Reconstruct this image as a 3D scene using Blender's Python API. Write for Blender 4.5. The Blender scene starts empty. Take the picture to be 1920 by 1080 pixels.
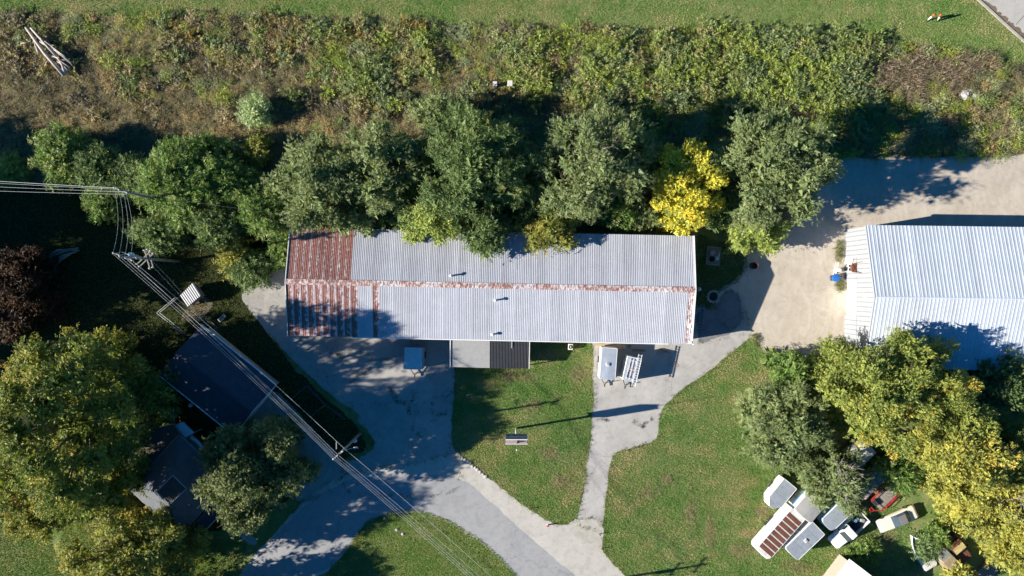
import bpy, math, random
import numpy as np
from mathutils import Vector, Matrix, geometry
random.seed(7); RNG = np.random.default_rng(11)
scene = bpy.context.scene
COL = scene.collection
PI = math.pi
# ---------------------------------------------------------------- camera, sky, sun
HC = 93.0            # flying height in metres
F = 1280.0           # focal length in picture units (24 mm on 36 mm)
cam_d = bpy.data.cameras.new('camera'); cam_d.lens = 24; cam_d.sensor_width = 36
cam_d.clip_start = 0.5; cam_d.clip_end = 2000
cam = bpy.data.objects.new('camera', cam_d); COL.objects.link(cam)
cam.location = (0, 0, HC); cam.rotation_euler = (0, 0, 0)
scene.camera = cam
SUN_EL = math.radians(24.0); SUN_TO = math.radians(9.3)   # light travels towards +x, a little +y
world = bpy.data.worlds.new('World'); scene.world = world; world.use_nodes = True
wn = world.node_tree; wn.nodes.clear()
sky = wn.nodes.new('ShaderNodeTexSky'); sky.sky_type = 'NISHITA'; sky.sun_disc = False
sky.sun_elevation = SUN_EL; sky.sun_rotation = math.radians(260.7)
sky.ozone_density = 5.0; sky.dust_density = 0.3; sky.air_density = 1.0
bg = wn.nodes.new('ShaderNodeBackground'); bg.inputs['Strength'].default_value = 0.05
wo = wn.nodes.new('ShaderNodeOutputWorld')
hsv = wn.nodes.new('ShaderNodeHueSaturation'); hsv.inputs['Saturation'].default_value = 1.35   # clear deep-blue autumn sky
wn.links.new(sky.outputs[0], hsv.inputs['Color']); wn.links.new(hsv.outputs[0], bg.inputs[0]); wn.links.new(bg.outputs[0], wo.inputs[0])
sl = bpy.data.lights.new('sun', 'SUN'); sl.energy = 5.0; sl.angle = math.radians(0.55); sl.color = (1.0, 0.93, 0.82)
so = bpy.data.objects.new('sun', sl); COL.objects.link(so)
so.location = (-60, -10, 60)
_d = Vector((math.cos(SUN_TO) * math.cos(SUN_EL), math.sin(SUN_TO) * math.cos(SUN_EL), -math.sin(SUN_EL)))
so.rotation_euler = _d.to_track_quat('-Z', 'Y').to_euler()
vs = scene.view_settings
vs.view_transform = 'Standard'; vs.look = 'None'; vs.gamma = 1; vs.exposure = 1.1; vs.use_curve_mapping = False
scene.cycles.max_bounces = 5; scene.cycles.diffuse_bounces = 3; scene.cycles.glossy_bounces = 2
scene.cycles.transmission_bounces = 3; scene.cycles.transparent_max_bounces = 4

def P(x, y, h=0.0):
    s = (HC - h) / F
    return Vector(((x - 960) * s, (540 - y) * s, h))
def S(h=0.0): return (HC - h) / F

# ---------------------------------------------------------------- materials
class NT:
    def __init__(s, name):
        s.m = bpy.data.materials.new(name); s.m.use_nodes = True; s.t = s.m.node_tree; s.t.nodes.clear()
    def n(s, typ, props=None, **ins):
        nd = s.t.nodes.new('ShaderNode' + typ)
        for k, v in (props or {}).items(): setattr(nd, k, v)
        for k, v in ins.items():
            key = k.replace('_', ' ') if not k.startswith('i') or not k[1:].isdigit() else int(k[1:])
            sock = nd.inputs[key]
            if isinstance(v, bpy.types.NodeSocket): s.t.links.new(v, sock)
            else: sock.default_value = v
        return nd
    def math(s, op, a, b=0.0, c=None, clamp=False):
        nd = s.n('Math', {'operation': op, 'use_clamp': clamp}, i0=a, i1=b)
        if c is not None:
            if isinstance(c, bpy.types.NodeSocket): s.t.links.new(c, nd.inputs[2])
            else: nd.inputs[2].default_value = c
        return nd.outputs[0]
    def mix(s, f, a, b, blend='MIX'):
        nd = s.t.nodes.new('ShaderNodeMix'); nd.data_type = 'RGBA'; nd.blend_type = blend
        for sock, v in ((nd.inputs[0], f), (nd.inputs[6], a), (nd.inputs[7], b)):
            if isinstance(v, bpy.types.NodeSocket): s.t.links.new(v, sock)
            else: sock.default_value = v if not isinstance(v, tuple) else (v + (1,))[:4]
        return nd.outputs[2]
    def noise(s, vec, scale, detail=4, rough=.6, dist=0.0):
        return s.n('TexNoise', Vector=vec, Scale=scale, Detail=detail, Roughness=rough, Distortion=dist).outputs['Fac']
    def step(s, v, lo, hi):
        nd = s.n('MapRange', {'clamp': True}, Value=v); nd.inputs[1].default_value = lo; nd.inputs[2].default_value = hi
        return nd.outputs[0]
    def pos(s): return s.n('NewGeometry').outputs['Position']
    def obj(s):
        tc = s.n('TexCoord').outputs['Object']; oi = s.n('ObjectInfo').outputs['Location']
        return s.n('VectorMath', {'operation': 'ADD'}, i0=tc, i1=oi).outputs[0]
    def out(s, color, rough=.7, metal=0.0, bump=None, bstr=.5, bdist=.02, spec=.3, extra=None):
        p = s.n('BsdfPrincipled'); 
        for k, v in (('Base Color', color), ('Roughness', rough), ('Metallic', metal), ('Specular IOR Level', spec)):
            if isinstance(v, bpy.types.NodeSocket): s.t.links.new(v, p.inputs[k])
            else: p.inputs[k].default_value = (v + (1,))[:4] if isinstance(v, tuple) else v
        if bump is not None:
            b = s.n('Bump', Strength=bstr, Distance=bdist, Height=bump)
            s.t.links.new(b.outputs[0], p.inputs['Normal'])
        o = s.n('OutputMaterial'); sh = p.outputs[0]
        if extra is not None:
            sh = extra(p)
        s.t.links.new(sh, o.inputs[0]); return s.m

_M = {}
def plain(name, col, rough=.6, metal=0.0, var=.25, scale=6.0, spec=.3, dirt=None):
    """painted or raw surface: uneven tone and, where given, blotches of dirt of another colour"""
    if name in _M: return _M[name]
    t = NT(name); v = t.obj()
    n1 = t.noise(v, scale, 5, .65); n2 = t.noise(v, scale * .25, 3, .6)
    f = t.math('ADD', t.math('MULTIPLY', n1, .6), t.math('MULTIPLY', n2, .4))
    c = t.mix(t.step(f, .3, .7), tuple(k * (1 - var) for k in col), tuple(min(1, k * (1 + var * .5)) for k in col))
    if dirt: c = t.mix(t.step(t.noise(v, scale * .5, 6, .7), .52, .68), c, dirt)
    m = t.out(c, rough, metal, n1, .3, .01, spec); _M[name] = m; return m

def glass_mat(name='dark_glass', col=(.02, .03, .035)):
    if name in _M: return _M[name]
    t = NT(name); v = t.obj()
    c = t.mix(t.noise(v, 2, 3), col, tuple(k * 1.8 for k in col))
    m = t.out(c, .08, 0, spec=.6); _M[name] = m; return m

def foliage_mat():
    t = NT('foliage'); a = t.n('Attribute', {'attribute_name': 'leaf_color'}).outputs['Color']
    def ex(p):
        tr = t.n('BsdfTranslucent', Color=t.mix(1.0, a, (1.25, 1.15, .55), 'MULTIPLY'))
        return t.n('MixShader', i0=.30, i1=p.outputs[0], i2=tr.outputs[0]).outputs[0]
    return t.out(a, .55, spec=.25, extra=ex)
M_LEAF = foliage_mat()

def lawn_mat(name, green, dry, dark, drymin=.5, drymax=.72):
    t = NT(name); v = t.pos()
    big = t.noise(v, .11, 4, .6); mid = t.noise(v, .7, 5, .7, .5); fine = t.noise(v, 7, 4, .7)
    band = t.noise(t.n('VectorMath', {'operation': 'MULTIPLY'}, i0=v, i1=(.12, 1.1, 1)).outputs[0], 1.0, 4, .6)
    mid = t.math('ADD', t.math('MULTIPLY', mid, .8), t.math('MULTIPLY', band, .2))
    c = t.mix(t.step(mid, .40, .62), dark, green)
    c = t.mix(t.step(t.math('ADD', t.math('MULTIPLY', big, .55), t.math('MULTIPLY', mid, .45)), drymin, drymax), c, dry)
    c = t.mix(t.step(fine, .3, .75), t.mix(1.0, c, (.5, .5, .5), 'MULTIPLY'), t.mix(1.0, c, (1.25, 1.25, 1.2), 'MULTIPLY'))
    return t.out(c, .9, bump=t.math('ADD', fine, t.noise(v, 22, 2)), bstr=1, bdist=.09, spec=.1)

M_LAWN = lawn_mat('lawn', (.215, .29, .088), (.40, .36, .19), (.155, .25, .070), .45, .66)
M_FIELD = lawn_mat('field_soil', (.20, .175, .095), (.27, .225, .13), (.13, .125, .065), .42, .6)
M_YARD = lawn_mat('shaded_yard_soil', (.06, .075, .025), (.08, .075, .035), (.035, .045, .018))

def pave_mat(name, base, lite, dark, crack=None, weeds=0.0, fine_s=9, var_s=.22, cw=.012, tracks=False):
    t = NT(name); v = t.pos()
    big = t.noise(v, var_s, 5, .6, .6); mid = t.noise(v, 1.3, 6, .7); fine = t.noise(v, fine_s, 4, .75)
    c = t.mix(t.step(big, .32, .68), dark, lite); c = t.mix(.5, c, base)
    c = t.mix(t.math('MULTIPLY', t.step(t.noise(v, .55, 7, .75, 1.5), .5, .62), .28), c, tuple(k * .55 for k in base))
    c = t.mix(t.math('MULTIPLY', t.step(mid, .5, .75), .45), c, tuple(k * .62 for k in base))
    c = t.mix(t.math('MULTIPLY', t.step(fine, .25, .8), .45), t.mix(1.0, c, (.82, .82, .82), 'MULTIPLY'), t.mix(1.0, c, (1.2, 1.2, 1.2), 'MULTIPLY'))
    hgt = fine
    if tracks:      # wheel tracks: long streaks of packed, paler gravel and of loose, darker gravel
        w = t.n('VectorMath', {'operation': 'ADD'}, i0=v, i1=t.n('VectorMath', {'operation': 'SCALE'}, i0=t.n('TexNoise', Vector=v, Scale=.06, Detail=2.0).outputs['Color'], Scale=14.0).outputs[0]).outputs[0]
        sv = t.n('VectorMath', {'operation': 'MULTIPLY'}, i0=w, i1=(1.1, .10, 1)).outputs[0]
        tk = t.noise(sv, 1.0, 4, .6)
        c = t.mix(t.math('MULTIPLY', t.step(tk, .50, .66), .16), c, tuple(k * 1.22 for k in lite)); c = t.mix(t.math('MULTIPLY', t.step(tk, .48, .34), .12), c, tuple(k * .75 for k in dark))
        sp = t.noise(v, 2.2, 3, .8); c = t.mix(t.math('MULTIPLY', t.step(sp, .66, .74), .5), c, tuple(k * .6 for k in dark))
    if crack:
        dv = t.n('VectorMath', {'operation': 'ADD'}, i0=v, i1=t.n('VectorMath', {'operation': 'SCALE'}, i0=t.n('TexNoise', Vector=v, Scale=.5, Detail=6.0, Roughness=.7).outputs['Color'], Scale=3.0).outputs[0]).outputs[0]
        vo = t.n('TexVoronoi', {'feature': 'DISTANCE_TO_EDGE'}, Vector=dv, Scale=crack).outputs['Distance']
        k = t.math('SUBTRACT', 1.0, t.step(vo, 0.0, cw)); k = t.math('MULTIPLY', k, t.step(mid, .35, .5))
        c = t.mix(t.math('MULTIPLY', k, .6), c, (.06, .06, .035) if weeds else tuple(q * .3 for q in base))
        if weeds:
            wk = t.math('MULTIPLY', t.step(t.noise(v, .8, 6, .8), .60, .68), t.step(vo, .12, .02))
            c = t.mix(t.math('MULTIPLY', wk, weeds), c, (.06, .075, .03))
    return t.out(c, .88, bump=hgt, bstr=.6, bdist=.02, spec=.25)

M_LOT = pave_mat('cracked_lot', (.42, .40, .37), (.54, .51, .47), (.31, .30, .28), .13, .9, cw=.006)
M_CONC = pave_mat('driveway_concrete', (.47, .45, .42), (.60, .575, .54), (.35, .335, .31), .07, 0, 12, .3, .004)
M_ASPH = pave_mat('grey_asphalt', (.38, .38, .385), (.43, .43, .425), (.335, .34, .35), .07, 0, 16, .16, .005)
M_GRAV = pave_mat('pale_gravel', (.55, .52, .465), (.64, .61, .56), (.45, .42, .36), None, 0, 7, .35)
M_YGRAV = pave_mat('tan_gravel', (.56, .495, .41), (.65, .585, .50), (.46, .395, .31), None, 0, 7, .25, tracks=True)
M_DARKPAVE = pave_mat('dark_cracked_paving', (.24, .24, .245), (.31, .31, .30), (.17, .175, .185), .3, 0, 9, .5)
M_ROADC = pave_mat('road_concrete', (.50, .48, .44), (.56, .54, .50), (.44, .42, .38), None, 0, 14, .12)
M_CURB = pave_mat('kerb_concrete', (.48, .45, .40), (.55, .52, .47), (.38, .34, .28), None, 0, 6, .8)
M_DIRT = pave_mat('dirt', (.20, .15, .095), (.27, .21, .14), (.13, .10, .06), None, 0, 7, .6)

def galv(name, base, rust=0, streak=.12):
    t = NT(name); v = t.obj()
    tc = t.n('TexCoord').outputs['Object']; sp = t.n('SeparateXYZ', Vector=tc)
    oi = t.n('ObjectInfo'); rnd = oi.outputs['Random']
    st = t.n('VectorMath', {'operation': 'MULTIPLY'}, i0=v, i1=(5, .35, 1)).outputs[0]
    s1 = t.noise(st, 2.2, 5, .7); bl = t.noise(v, .5, 4, .6); fi = t.noise(v, 7, 4, .7)
    f = t.math('ADD', t.math('ADD', t.math('MULTIPLY', s1, .5), t.math('MULTIPLY', bl, .3)), t.math('MULTIPLY', rnd, .2))
    c = t.mix(t.step(f, .3, .7), tuple(k * (1 - streak * 1.3) for k in base), tuple(k * (1 + streak) for k in base))
    c = t.mix(t.math('MULTIPLY', t.step(fi, .52, .72), .34), c, (.30, .27, .25)); c = t.mix(t.math('MULTIPLY', t.step(t.noise(v, .9, 6, .8), .55, .70), .30), c, (.36, .31, .30))
    if rust:
        m = t.n('VectorMath', {'operation': 'MULTIPLY'}, i0=v, i1=(3.2, 1.3, 1)).outputs[0]
        nz = t.noise(m, 1.3, 6, .75, .3)
        u = t.math('SUBTRACT', .5, sp.outputs[0])
        val = t.math('ADD', nz, t.math('MULTIPLY', u, rust[1])); val = t.math('ADD', val, rust[0])
        rc = t.mix(t.step(t.noise(v, 3, 5, .7), .35, .65), (.20, .080, .066), (.33, .155, .13))
        c = t.mix(t.math('MULTIPLY', t.step(nz, .40, .55), .28), c, (.42, .20, .17))
        c = t.mix(t.step(val, .48, .56), c, rc)
    return t.out(c, .5, .0, s1, .15, .01, .45)
M_GALV = galv('galvanised_roof', (.445, .465, .52), 0, .18)
M_RUSTY = galv('rusty_roof', (.58, .53, .55), (.07, .36))
M_RUST_N = galv('rust_covered_roof', (.50, .47, .48), (.12, .35))
M_RUST_L = galv('rust_spotted_roof', (.60, .60, .62), (-.03, .15))
M_CAP = galv('ridge_cap_metal', (.70, .70, .71), (-.0, .0))
M_CAPR = galv('rusted_ridge_cap', (.66, .60, .58), (.035, .0))
M_WROOF = galv('white_warehouse_roof', (.54, .60, .68), 0, .16)
M_WWALL = plain('white_ribbed_wall', (.325, .345, .37), .5, 0, .08, 1.5)
M_WRIB = plain('shade_toned_wall_rib', (.22, .235, .255), .5)  # rib shading put into the colour: the wall white, darkened
M_WHITE = plain('white_paint', (.80, .80, .78), .4, 0, .10, 2.0)
M_OLDWHITE = plain('weathered_white_paint', (.72, .71, .67), .5, 0, .2, 3.0, dirt=(.45, .40, .34))
M_ALU = plain('aluminium_roof', (.50, .56, .63), .4, .3, .18, 1.2, .5)
M_GREYALU = plain('dull_grey_roof', (.36, .39, .42), .5, .1, .2, 1.5)
M_TARP = plain('grey_tarp', (.36, .355, .345), .55, 0, .2, .8)
M_DARK = plain('dark_metal', (.05, .05, .052), .5)
M_TYRE = plain('tyre_rubber', (.02, .02, .02), .85)
M_RUSTP = plain('brown_rust', (.17, .07, .045), .8, 0, .4, 3)
M_REDP = plain('faded_red_paint', (.45, .045, .04), .5, 0, .3, 3)
M_WOOD = plain('weathered_wood', (.27, .22, .16), .85, 0, .35, 3)
M_GWOOD = plain('grey_wood', (.30, .27, .235), .85, 0, .3, 3)
M_PWOOD = plain('pale_lumber', (.52, .40, .25), .8, 0, .3, 3)
M_BARK = plain('bark', (.13, .105, .08), .95, 0, .4, 3)
M_LOG = plain('bare_log', (.52, .46, .42), .85, 0, .35, 2)
M_SHING = plain('grey_shingles', (.34, .34, .335), .9, 0, .2, 9)
M_DSHING = plain('dark_blue_shingles', (.075, .085, .11), .85, 0, .3, 4)
M_HSHING = plain('shade_dark_shingles', (.12, .13, .15), .85, 0, .3, 4)  # light grey roof, darkened to stand in for the maple's shade
M_BSHING = plain('brown_shingles', (.10, .09, .08), .85, 0, .3, 4)
M_BLACKR = plain('black_ribbed_roof', (.032, .034, .040), .6, 0, .5, 4)
M_TAN = plain('tan_old_paint', (.34, .27, .17), .5, 0, .3, 2, dirt=(.16, .09, .05))
M_CREAM = plain('cream_paint', (.80, .75, .60), .35, 0, .08, 1.5)
M_GREYV = plain('grey_vinyl_roof', (.20, .195, .195), .6, 0, .2, 3)
M_BLUE = plain('blue_plastic', (.02, .13, .45), .4)
M_BLUEP = plain('blue_paint', (.06, .20, .42), .4)
M_LBLUE = plain('pale_blue_panel', (.62, .76, .86), .4, 0, .1)
M_YEL = plain('pale_yellow_paint', (.62, .52, .22), .4, 0, .25, 2, dirt=(.2, .1, .06))
M_ORNG = plain('orange_paint', (.75, .13, .03), .5, 0, .1)
M_STEEL = plain('dull_steel', (.42, .43, .45), .4, .4, .2)
M_WIRE = plain('wire_metal', (.80, .82, .78), .45, .2, .1)
M_POLE = plain('grey_pole_wood', (.30, .275, .25), .85, 0, .3, 2)
M_ROCK = plain('pale_rock', (.46, .43, .40), .9, 0, .35, 4)
M_PINK = plain('faded_sign_board', (.40, .27, .25), .6, 0, .15, 3)
M_CWALL = plain('beige_siding', (.46, .42, .34), .7, 0, .1)
M_DOOR = plain('door_paint', (.55, .54, .50), .5, 0, .1)
M_STAIN = plain('rust_stain', (.42, .17, .12), .8, 0, .3, 6)

# ---------------------------------------------------------------- mesh helpers
class MB:
    def __init__(s): s.v = []; s.f = []
    def add(s, vs_, fs):
        o = len(s.v); s.v += [tuple(p) for p in vs_]; s.f += [tuple(o + i for i in f) for f in fs]; return s
    def box(s, x, y, z, sx, sy, sz, rot=None):
        """centre x,y ; base z ; full sizes ; optional Matrix applied after"""
        c = [Vector((x + i * sx / 2, y + j * sy / 2, z + k * sz)) for k in (0, 1) for i, j in ((-1, -1), (1, -1), (1, 1), (-1, 1))]
        if rot is not None: c = [rot @ p for p in c]
        return s.add(c, [(3, 2, 1, 0), (4, 5, 6, 7), (0, 1, 5, 4), (1, 2, 6, 5), (2, 3, 7, 6), (3, 0, 4, 7)])
    def beam(s, a, b, w, h=None):
        a = Vector(a); b = Vector(b); d = (b - a); L = d.length; d.normalize(); h = h or w
        up = Vector((0, 0, 1)) if abs(d.z) < .95 else Vector((0, 1, 0))
        u = d.cross(up).normalized() * w / 2; v = u.cross(d).normalized() * h / 2
        c = [p + i * u + j * v for p in (a, b) for i, j in ((-1, -1), (1, -1), (1, 1), (-1, 1))]
        return s.add(c, [(0, 1, 2, 3), (7, 6, 5, 4), (0, 4, 5, 1), (1, 5, 6, 2), (2, 6, 7, 3), (3, 7, 4, 0)])
    def tube(s, pts, rad, n=6):
        pts = [Vector(p) for p in pts]
        if not hasattr(rad, '__len__'): rad = [rad] * len(pts)
        vs_ = []
        for i, p in enumerate(pts):
            d = (pts[min(i + 1, len(pts) - 1)] - pts[max(i - 1, 0)]).normalized()
            up = Vector((0, 0, 1)) if abs(d.z) < .9 else Vector((0, 1, 0))
            u = d.cross(up).normalized(); w = u.cross(d)
            for k in range(n):
                a = 2 * PI * k / n; vs_.append(p + (u * math.cos(a) + w * math.sin(a)) * rad[i])
        fs = [(i * n + k, i * n + (k + 1) % n, (i + 1) * n + (k + 1) % n, (i + 1) * n + k) for i in range(len(pts) - 1) for k in range(n)]
        fs += [tuple(range(n - 1, -1, -1)), tuple((len(pts) - 1) * n + k for k in range(n))]
        return s.add(vs_, fs)
    def lathe(s, x, y, prof, n=14):
        """prof: list of (r, z)"""
        vs_ = [(x + r * math.cos(2 * PI * k / n), y + r * math.sin(2 * PI * k / n), z) for r, z in prof for k in range(n)]
        fs = [(i * n + k, i * n + (k + 1) % n, (i + 1) * n + (k + 1) % n, (i + 1) * n + k) for i in range(len(prof) - 1) for k in range(n)]
        fs += [tuple(range(n - 1, -1, -1)), tuple((len(prof) - 1) * n + k for k in range(n))]
        return s.add(vs_, fs)
    def prism(s, poly, z0, z1):
        n = len(poly); vs_ = [(p[0], p[1], z0) for p in poly] + [(p[0], p[1], z1) for p in poly]
        return s.add(vs_, [tuple(range(n - 1, -1, -1)), tuple(range(n, 2 * n))] + [(i, (i + 1) % n, n + (i + 1) % n, n + i) for i in range(n)])
    def slab(s, quad, t):
        """quad of 3-D points (top), thickness downward"""
        n = len(quad); q = [Vector(p) for p in quad]; b = [p - Vector((0, 0, t)) for p in q]
        return s.add(q + b, [tuple(range(n)), tuple(range(2 * n - 1, n - 1, -1))] + [(i, n + i, n + (i + 1) % n, (i + 1) % n) for i in range(n)])
    def loft(s, secs):
        """secs: (x, wb, wt, z0, z1, ch) chamfered cross-sections along x"""
        vs_ = []
        for x, wb, wt, z0, z1, ch in secs:
            zm = z1 - ch
            vs_ += [(x, -wb * .92, z0), (x, wb * .92, z0), (x, wb, z0 + (zm - z0) * .45), (x, wt, zm), (x, max(wt - ch * 1.2, .02), z1),
                    (x, -max(wt - ch * 1.2, .02), z1), (x, -wt, zm), (x, -wb, z0 + (zm - z0) * .45)]
        n = 8
        fs = [(i * n + k, (i + 1) * n + k, (i + 1) * n + (k + 1) % n, i * n + (k + 1) % n) for i in range(len(secs) - 1) for k in range(n)]
        fs += [tuple(range(n)), tuple((len(secs) - 1) * n + k for k in range(n - 1, -1, -1))]
        return s.add(vs_, fs)

def mesh_of(mb, name, mat):
    me = bpy.data.meshes.new(name); me.from_pydata([tuple(p) for p in mb.v], [], mb.f); me.update()
    me.materials.append(mat); return me
def link(name, me, parent=None, loc=None, rotz=None):
    o = bpy.data.objects.new(name, me); COL.objects.link(o)
    if parent is not None: o.parent = parent
    if loc is not None: o.location = loc
    if rotz is not None: o.rotation_euler = (0, 0, rotz)
    return o
def part(name, mb, mat, parent, label=None, smooth=False, bevel=0):
    me = mesh_of(mb, name, mat)
    if smooth: me.polygons.foreach_set('use_smooth', [True] * len(me.polygons))
    o = link(name, me, parent)
    if bevel:
        b = o.modifiers.new('bevel', 'BEVEL'); b.width = bevel; b.segments = 2; b.limit_method = 'ANGLE'
    if label: o['label'] = label
    return o
def tag(o, label, cat, group=None):
    o['label'] = label; o['category'] = cat
    if group: o['group'] = group
    return o
def thing(name, label, cat, loc=(0, 0, 0), rotz=0.0, group=None):
    o = bpy.data.objects.new(name, None); COL.objects.link(o); o.empty_display_size = .3
    o.location = loc; o.rotation_euler = (0, 0, rotz)
    return tag(o, label, cat, group)
def single(name, mb, mat, label, cat, loc=(0, 0, 0), rotz=0.0, group=None, smooth=False, bevel=0):
    o = part(name, mb, mat, None, smooth=smooth, bevel=bevel); o.location = loc; o.rotation_euler = (0, 0, rotz)
    return tag(o, label, cat, group)
def g0(px, py, h=0.0):
    p = P(px, py, h); p.z = 0; return p
def ang(x0, y0, x1, y1):      # world angle of a direction given in picture units
    return math.atan2(-(y1 - y0), x1 - x0)

# ---------------------------------------------------------------- numpy noise / polygons
def vnoise(x, y, scale, seed=0):
    x = np.asarray(x) * scale + seed * 17.31; y = np.asarray(y) * scale + seed * 9.17
    xi = np.floor(x).astype(np.int64); yi = np.floor(y).astype(np.int64); fx = x - xi; fy = y - yi
    fx = fx * fx * (3 - 2 * fx); fy = fy * fy * (3 - 2 * fy)
    def h(a, b):
        n = (a * 374761393 + b * 668265263 + seed * 1442695) & 0xffffffff
        n = ((n ^ (n >> 13)) * 1274126177) & 0xffffffff
        return ((n ^ (n >> 16)) & 0xffff) / 65535.0
    return (h(xi, yi) * (1 - fx) + h(xi + 1, yi) * fx) * (1 - fy) + (h(xi, yi + 1) * (1 - fx) + h(xi + 1, yi + 1) * fx) * fy
def inside(px, py, poly):
    r = np.zeros(len(px), bool); n = len(poly)
    for i in range(n):
        x0, y0 = poly[i]; x1, y1 = poly[(i + 1) % n]
        if y0 == y1: continue
        c = ((y0 > py) != (y1 > py)) & (px < (x1 - x0) * (py - y0) / (y1 - y0) + x0)
        r ^= c
    return r

def ragged(pts, jit=.25, step=.25, smooth=2, seed=0, z=0):
    """closed outline in metres: corners rounded, then broken up by noise"""
    p = [tuple(P(*q)[:2]) for q in pts]
    for _ in range(smooth):
        q = []
        for i in range(len(p)):
            a, b = p[i], p[(i + 1) % len(p)]
            q += [(a[0] * .8 + b[0] * .2, a[1] * .8 + b[1] * .2), (a[0] * .2 + b[0] * .8, a[1] * .2 + b[1] * .8)]
        p = q
    out = []
    for i in range(len(p)):
        a = np.array(p[i]); b = np.array(p[(i + 1) % len(p)]); L = np.linalg.norm(b - a); n = max(1, int(L / step))
        for k in range(n): out.append(a + (b - a) * k / n)
    out = np.array(out)
    dx = sum((vnoise(out[:, 0], out[:, 1], s, seed + i) - .5) * a for i, (s, a) in enumerate(((.35, 1.6), (1.2, .8), (3.5, .6))))
    dy = sum((vnoise(out[:, 0], out[:, 1], s, seed + 9 + i) - .5) * a for i, (s, a) in enumerate(((.35, 1.6), (1.2, .8), (3.5, .6))))
    out[:, 0] += dx * jit; out[:, 1] += dy * jit
    return out
SHEETS = []
def sheet(name, pts, z, mat, jit=.25, seed=0, smooth=2, hard=True, step=.25):
    o = ragged(pts, jit, step, smooth, seed)
    tris = geometry.tessellate_polygon([[Vector((a, b, 0)) for a, b in o]])
    me = bpy.data.meshes.new(name); me.from_pydata([(a, b, z) for a, b in o], [], [tuple(t) for t in tris]); me.update()
    # all faces up
    if me.polygons[0].normal.z < 0: me.flip_normals()
    me.materials.append(mat); ob = link(name, me); ob['kind'] = 'structure'
    if hard: SHEETS.append([(a, b) for a, b in o])
    return ob

# ---------------------------------------------------------------- ground, road, yards
mb = MB(); mb.add([(-500, -500, 0), (500, -500, 0), (500, 500, 0), (-500, 500, 0)], [(0, 1, 2, 3)])
o = part('ground', mb, M_LAWN, None); o['kind'] = 'structure'
sheet('field', [(-200, 26), (0, 24), (300, 27), (600, 34), (900, 46), (1200, 54), (1350, 54), (1500, 62), (1650, 78), (1800, 95), (1900, 118), (2100, 130),
                (2100, 300), (1700, 297), (1560, 297), (1480, 420), (1300, 436), (900, 432), (545, 424), (480, 350), (200, 345), (0, 352), (-200, 360)], .004, M_FIELD, .5, 3, hard=False)
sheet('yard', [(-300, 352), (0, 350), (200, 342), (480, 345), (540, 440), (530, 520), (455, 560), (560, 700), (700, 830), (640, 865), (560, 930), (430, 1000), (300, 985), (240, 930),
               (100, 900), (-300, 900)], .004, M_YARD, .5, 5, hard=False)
YD = [(1315, 440), (1400, 470), (1402, 500), (1385, 528), (1350, 548), (1330, 580), (1306, 572), (1306, 440)]
sheet('gravel_yard', [(1555, 296), (1700, 293), (1920, 291), (2200, 285), (2200, 425), (1900, 440), (1590, 430), (1590, 700), (1530, 700), (1455, 692), (1436, 664), (1418, 632), (1390, 632), (1340, 600), (1345, 545),
                      (1385, 520), (1400, 470), (1480, 430), (1530, 370)], .006, M_YGRAV, .35, 7)
sheet('parking_lot', [(545, 498), (500, 512), (455, 545), (452, 562), (478, 597), (520, 645), (575, 700), (625, 745), (662, 768), (676, 778), (672, 792), (690, 808), (704, 828), (700, 845), (672, 862), (648, 866), (640, 880), (640, 930),
                      (860, 930), (862, 860), (846, 834), (849, 800), (850, 740), (853, 690), (860, 600), (700, 560), (560, 500)], .008, M_LOT, .3, 11)
sheet('garage_driveway', [(500, 742), (520, 732), (560, 775), (600, 820), (640, 862), (650, 900), (560, 950), (500, 900), (455, 800)], .010, M_LOT, .25, 12)
sheet('driveway', [(1108, 640), (1114, 660), (1113, 740), (1107, 820), (1099, 890), (1092, 935), (1082, 975), (1085, 992), (1128, 996), (1134, 950), (1141, 890), (1146, 858), (1158, 845), (1190, 839), (1218, 831), (1233, 816), (1237, 785),
                   (1246, 757), (1290, 722), (1335, 692), (1370, 662), (1398, 640), (1408, 628), (1392, 560), (1375, 540), (1355, 545), (1335, 580), (1306, 575), (1290, 600), (1200, 620)], .009, M_CONC, .2, 13)
sheet('dark_paving_patch', [(1306, 584), (1335, 582), (1352, 556), (1368, 542), (1384, 556), (1390, 600), (1378, 626), (1340, 634), (1306, 642)], .013, M_DARKPAVE, .45, 14)  # darker paving over the drive at the shed end
sheet('gravel_shoulder', [(700, 880), (790, 868), (850, 852), (868, 858), (905, 890), (955, 928), (1000, 962), (1040, 984), (1062, 990), (1084, 972), (1130, 978), (1130, 1030), (1148, 1058), (1180, 1082), (1300, 1200), (1000, 1200), (940, 1090), (880, 1020), (760, 960), (690, 975),
                          (640, 1040), (560, 1160), (380, 1160), (440, 1090), (490, 1020), (560, 950), (620, 900)], .012, M_GRAV, .3, 15)
sheet('road', [(360, 1180), (455, 1075), (505, 1015), (570, 950), (640, 905), (700, 890), (800, 888), (850, 893), (880, 905), (925, 945), (965, 982), (1010, 1022), (1060, 1064), (1090, 1090), (1200, 1200), (1060, 1200), (968, 1085), (935, 1045), (895, 1008),
               (838, 974), (788, 958), (740, 958), (692, 976), (668, 1002), (640, 1050), (560, 1090), (480, 1200)], .016, M_ASPH, .2, 16)
sheet('driveway_apron', [(1078, 992), (1090, 976), (1100, 975), (1127, 992), (1129, 1000), (1126, 1028), (1100, 1016), (1076, 1006)], .020, pave_mat('cream_concrete', (.52, .49, .42), (.56, .53, .46), (.46, .43, .37), None, 0, 12, .6), .08, 17)
sheet('grass_island', [(672, 1000), (692, 978), (740, 960), (790, 960), (838, 977), (895, 1012), (935, 1048), (975, 1092), (1060, 1200), (500, 1200), (560, 1095), (640, 1060), (682, 1030)], .024, M_LAWN, .25, 18, hard=False)
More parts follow.
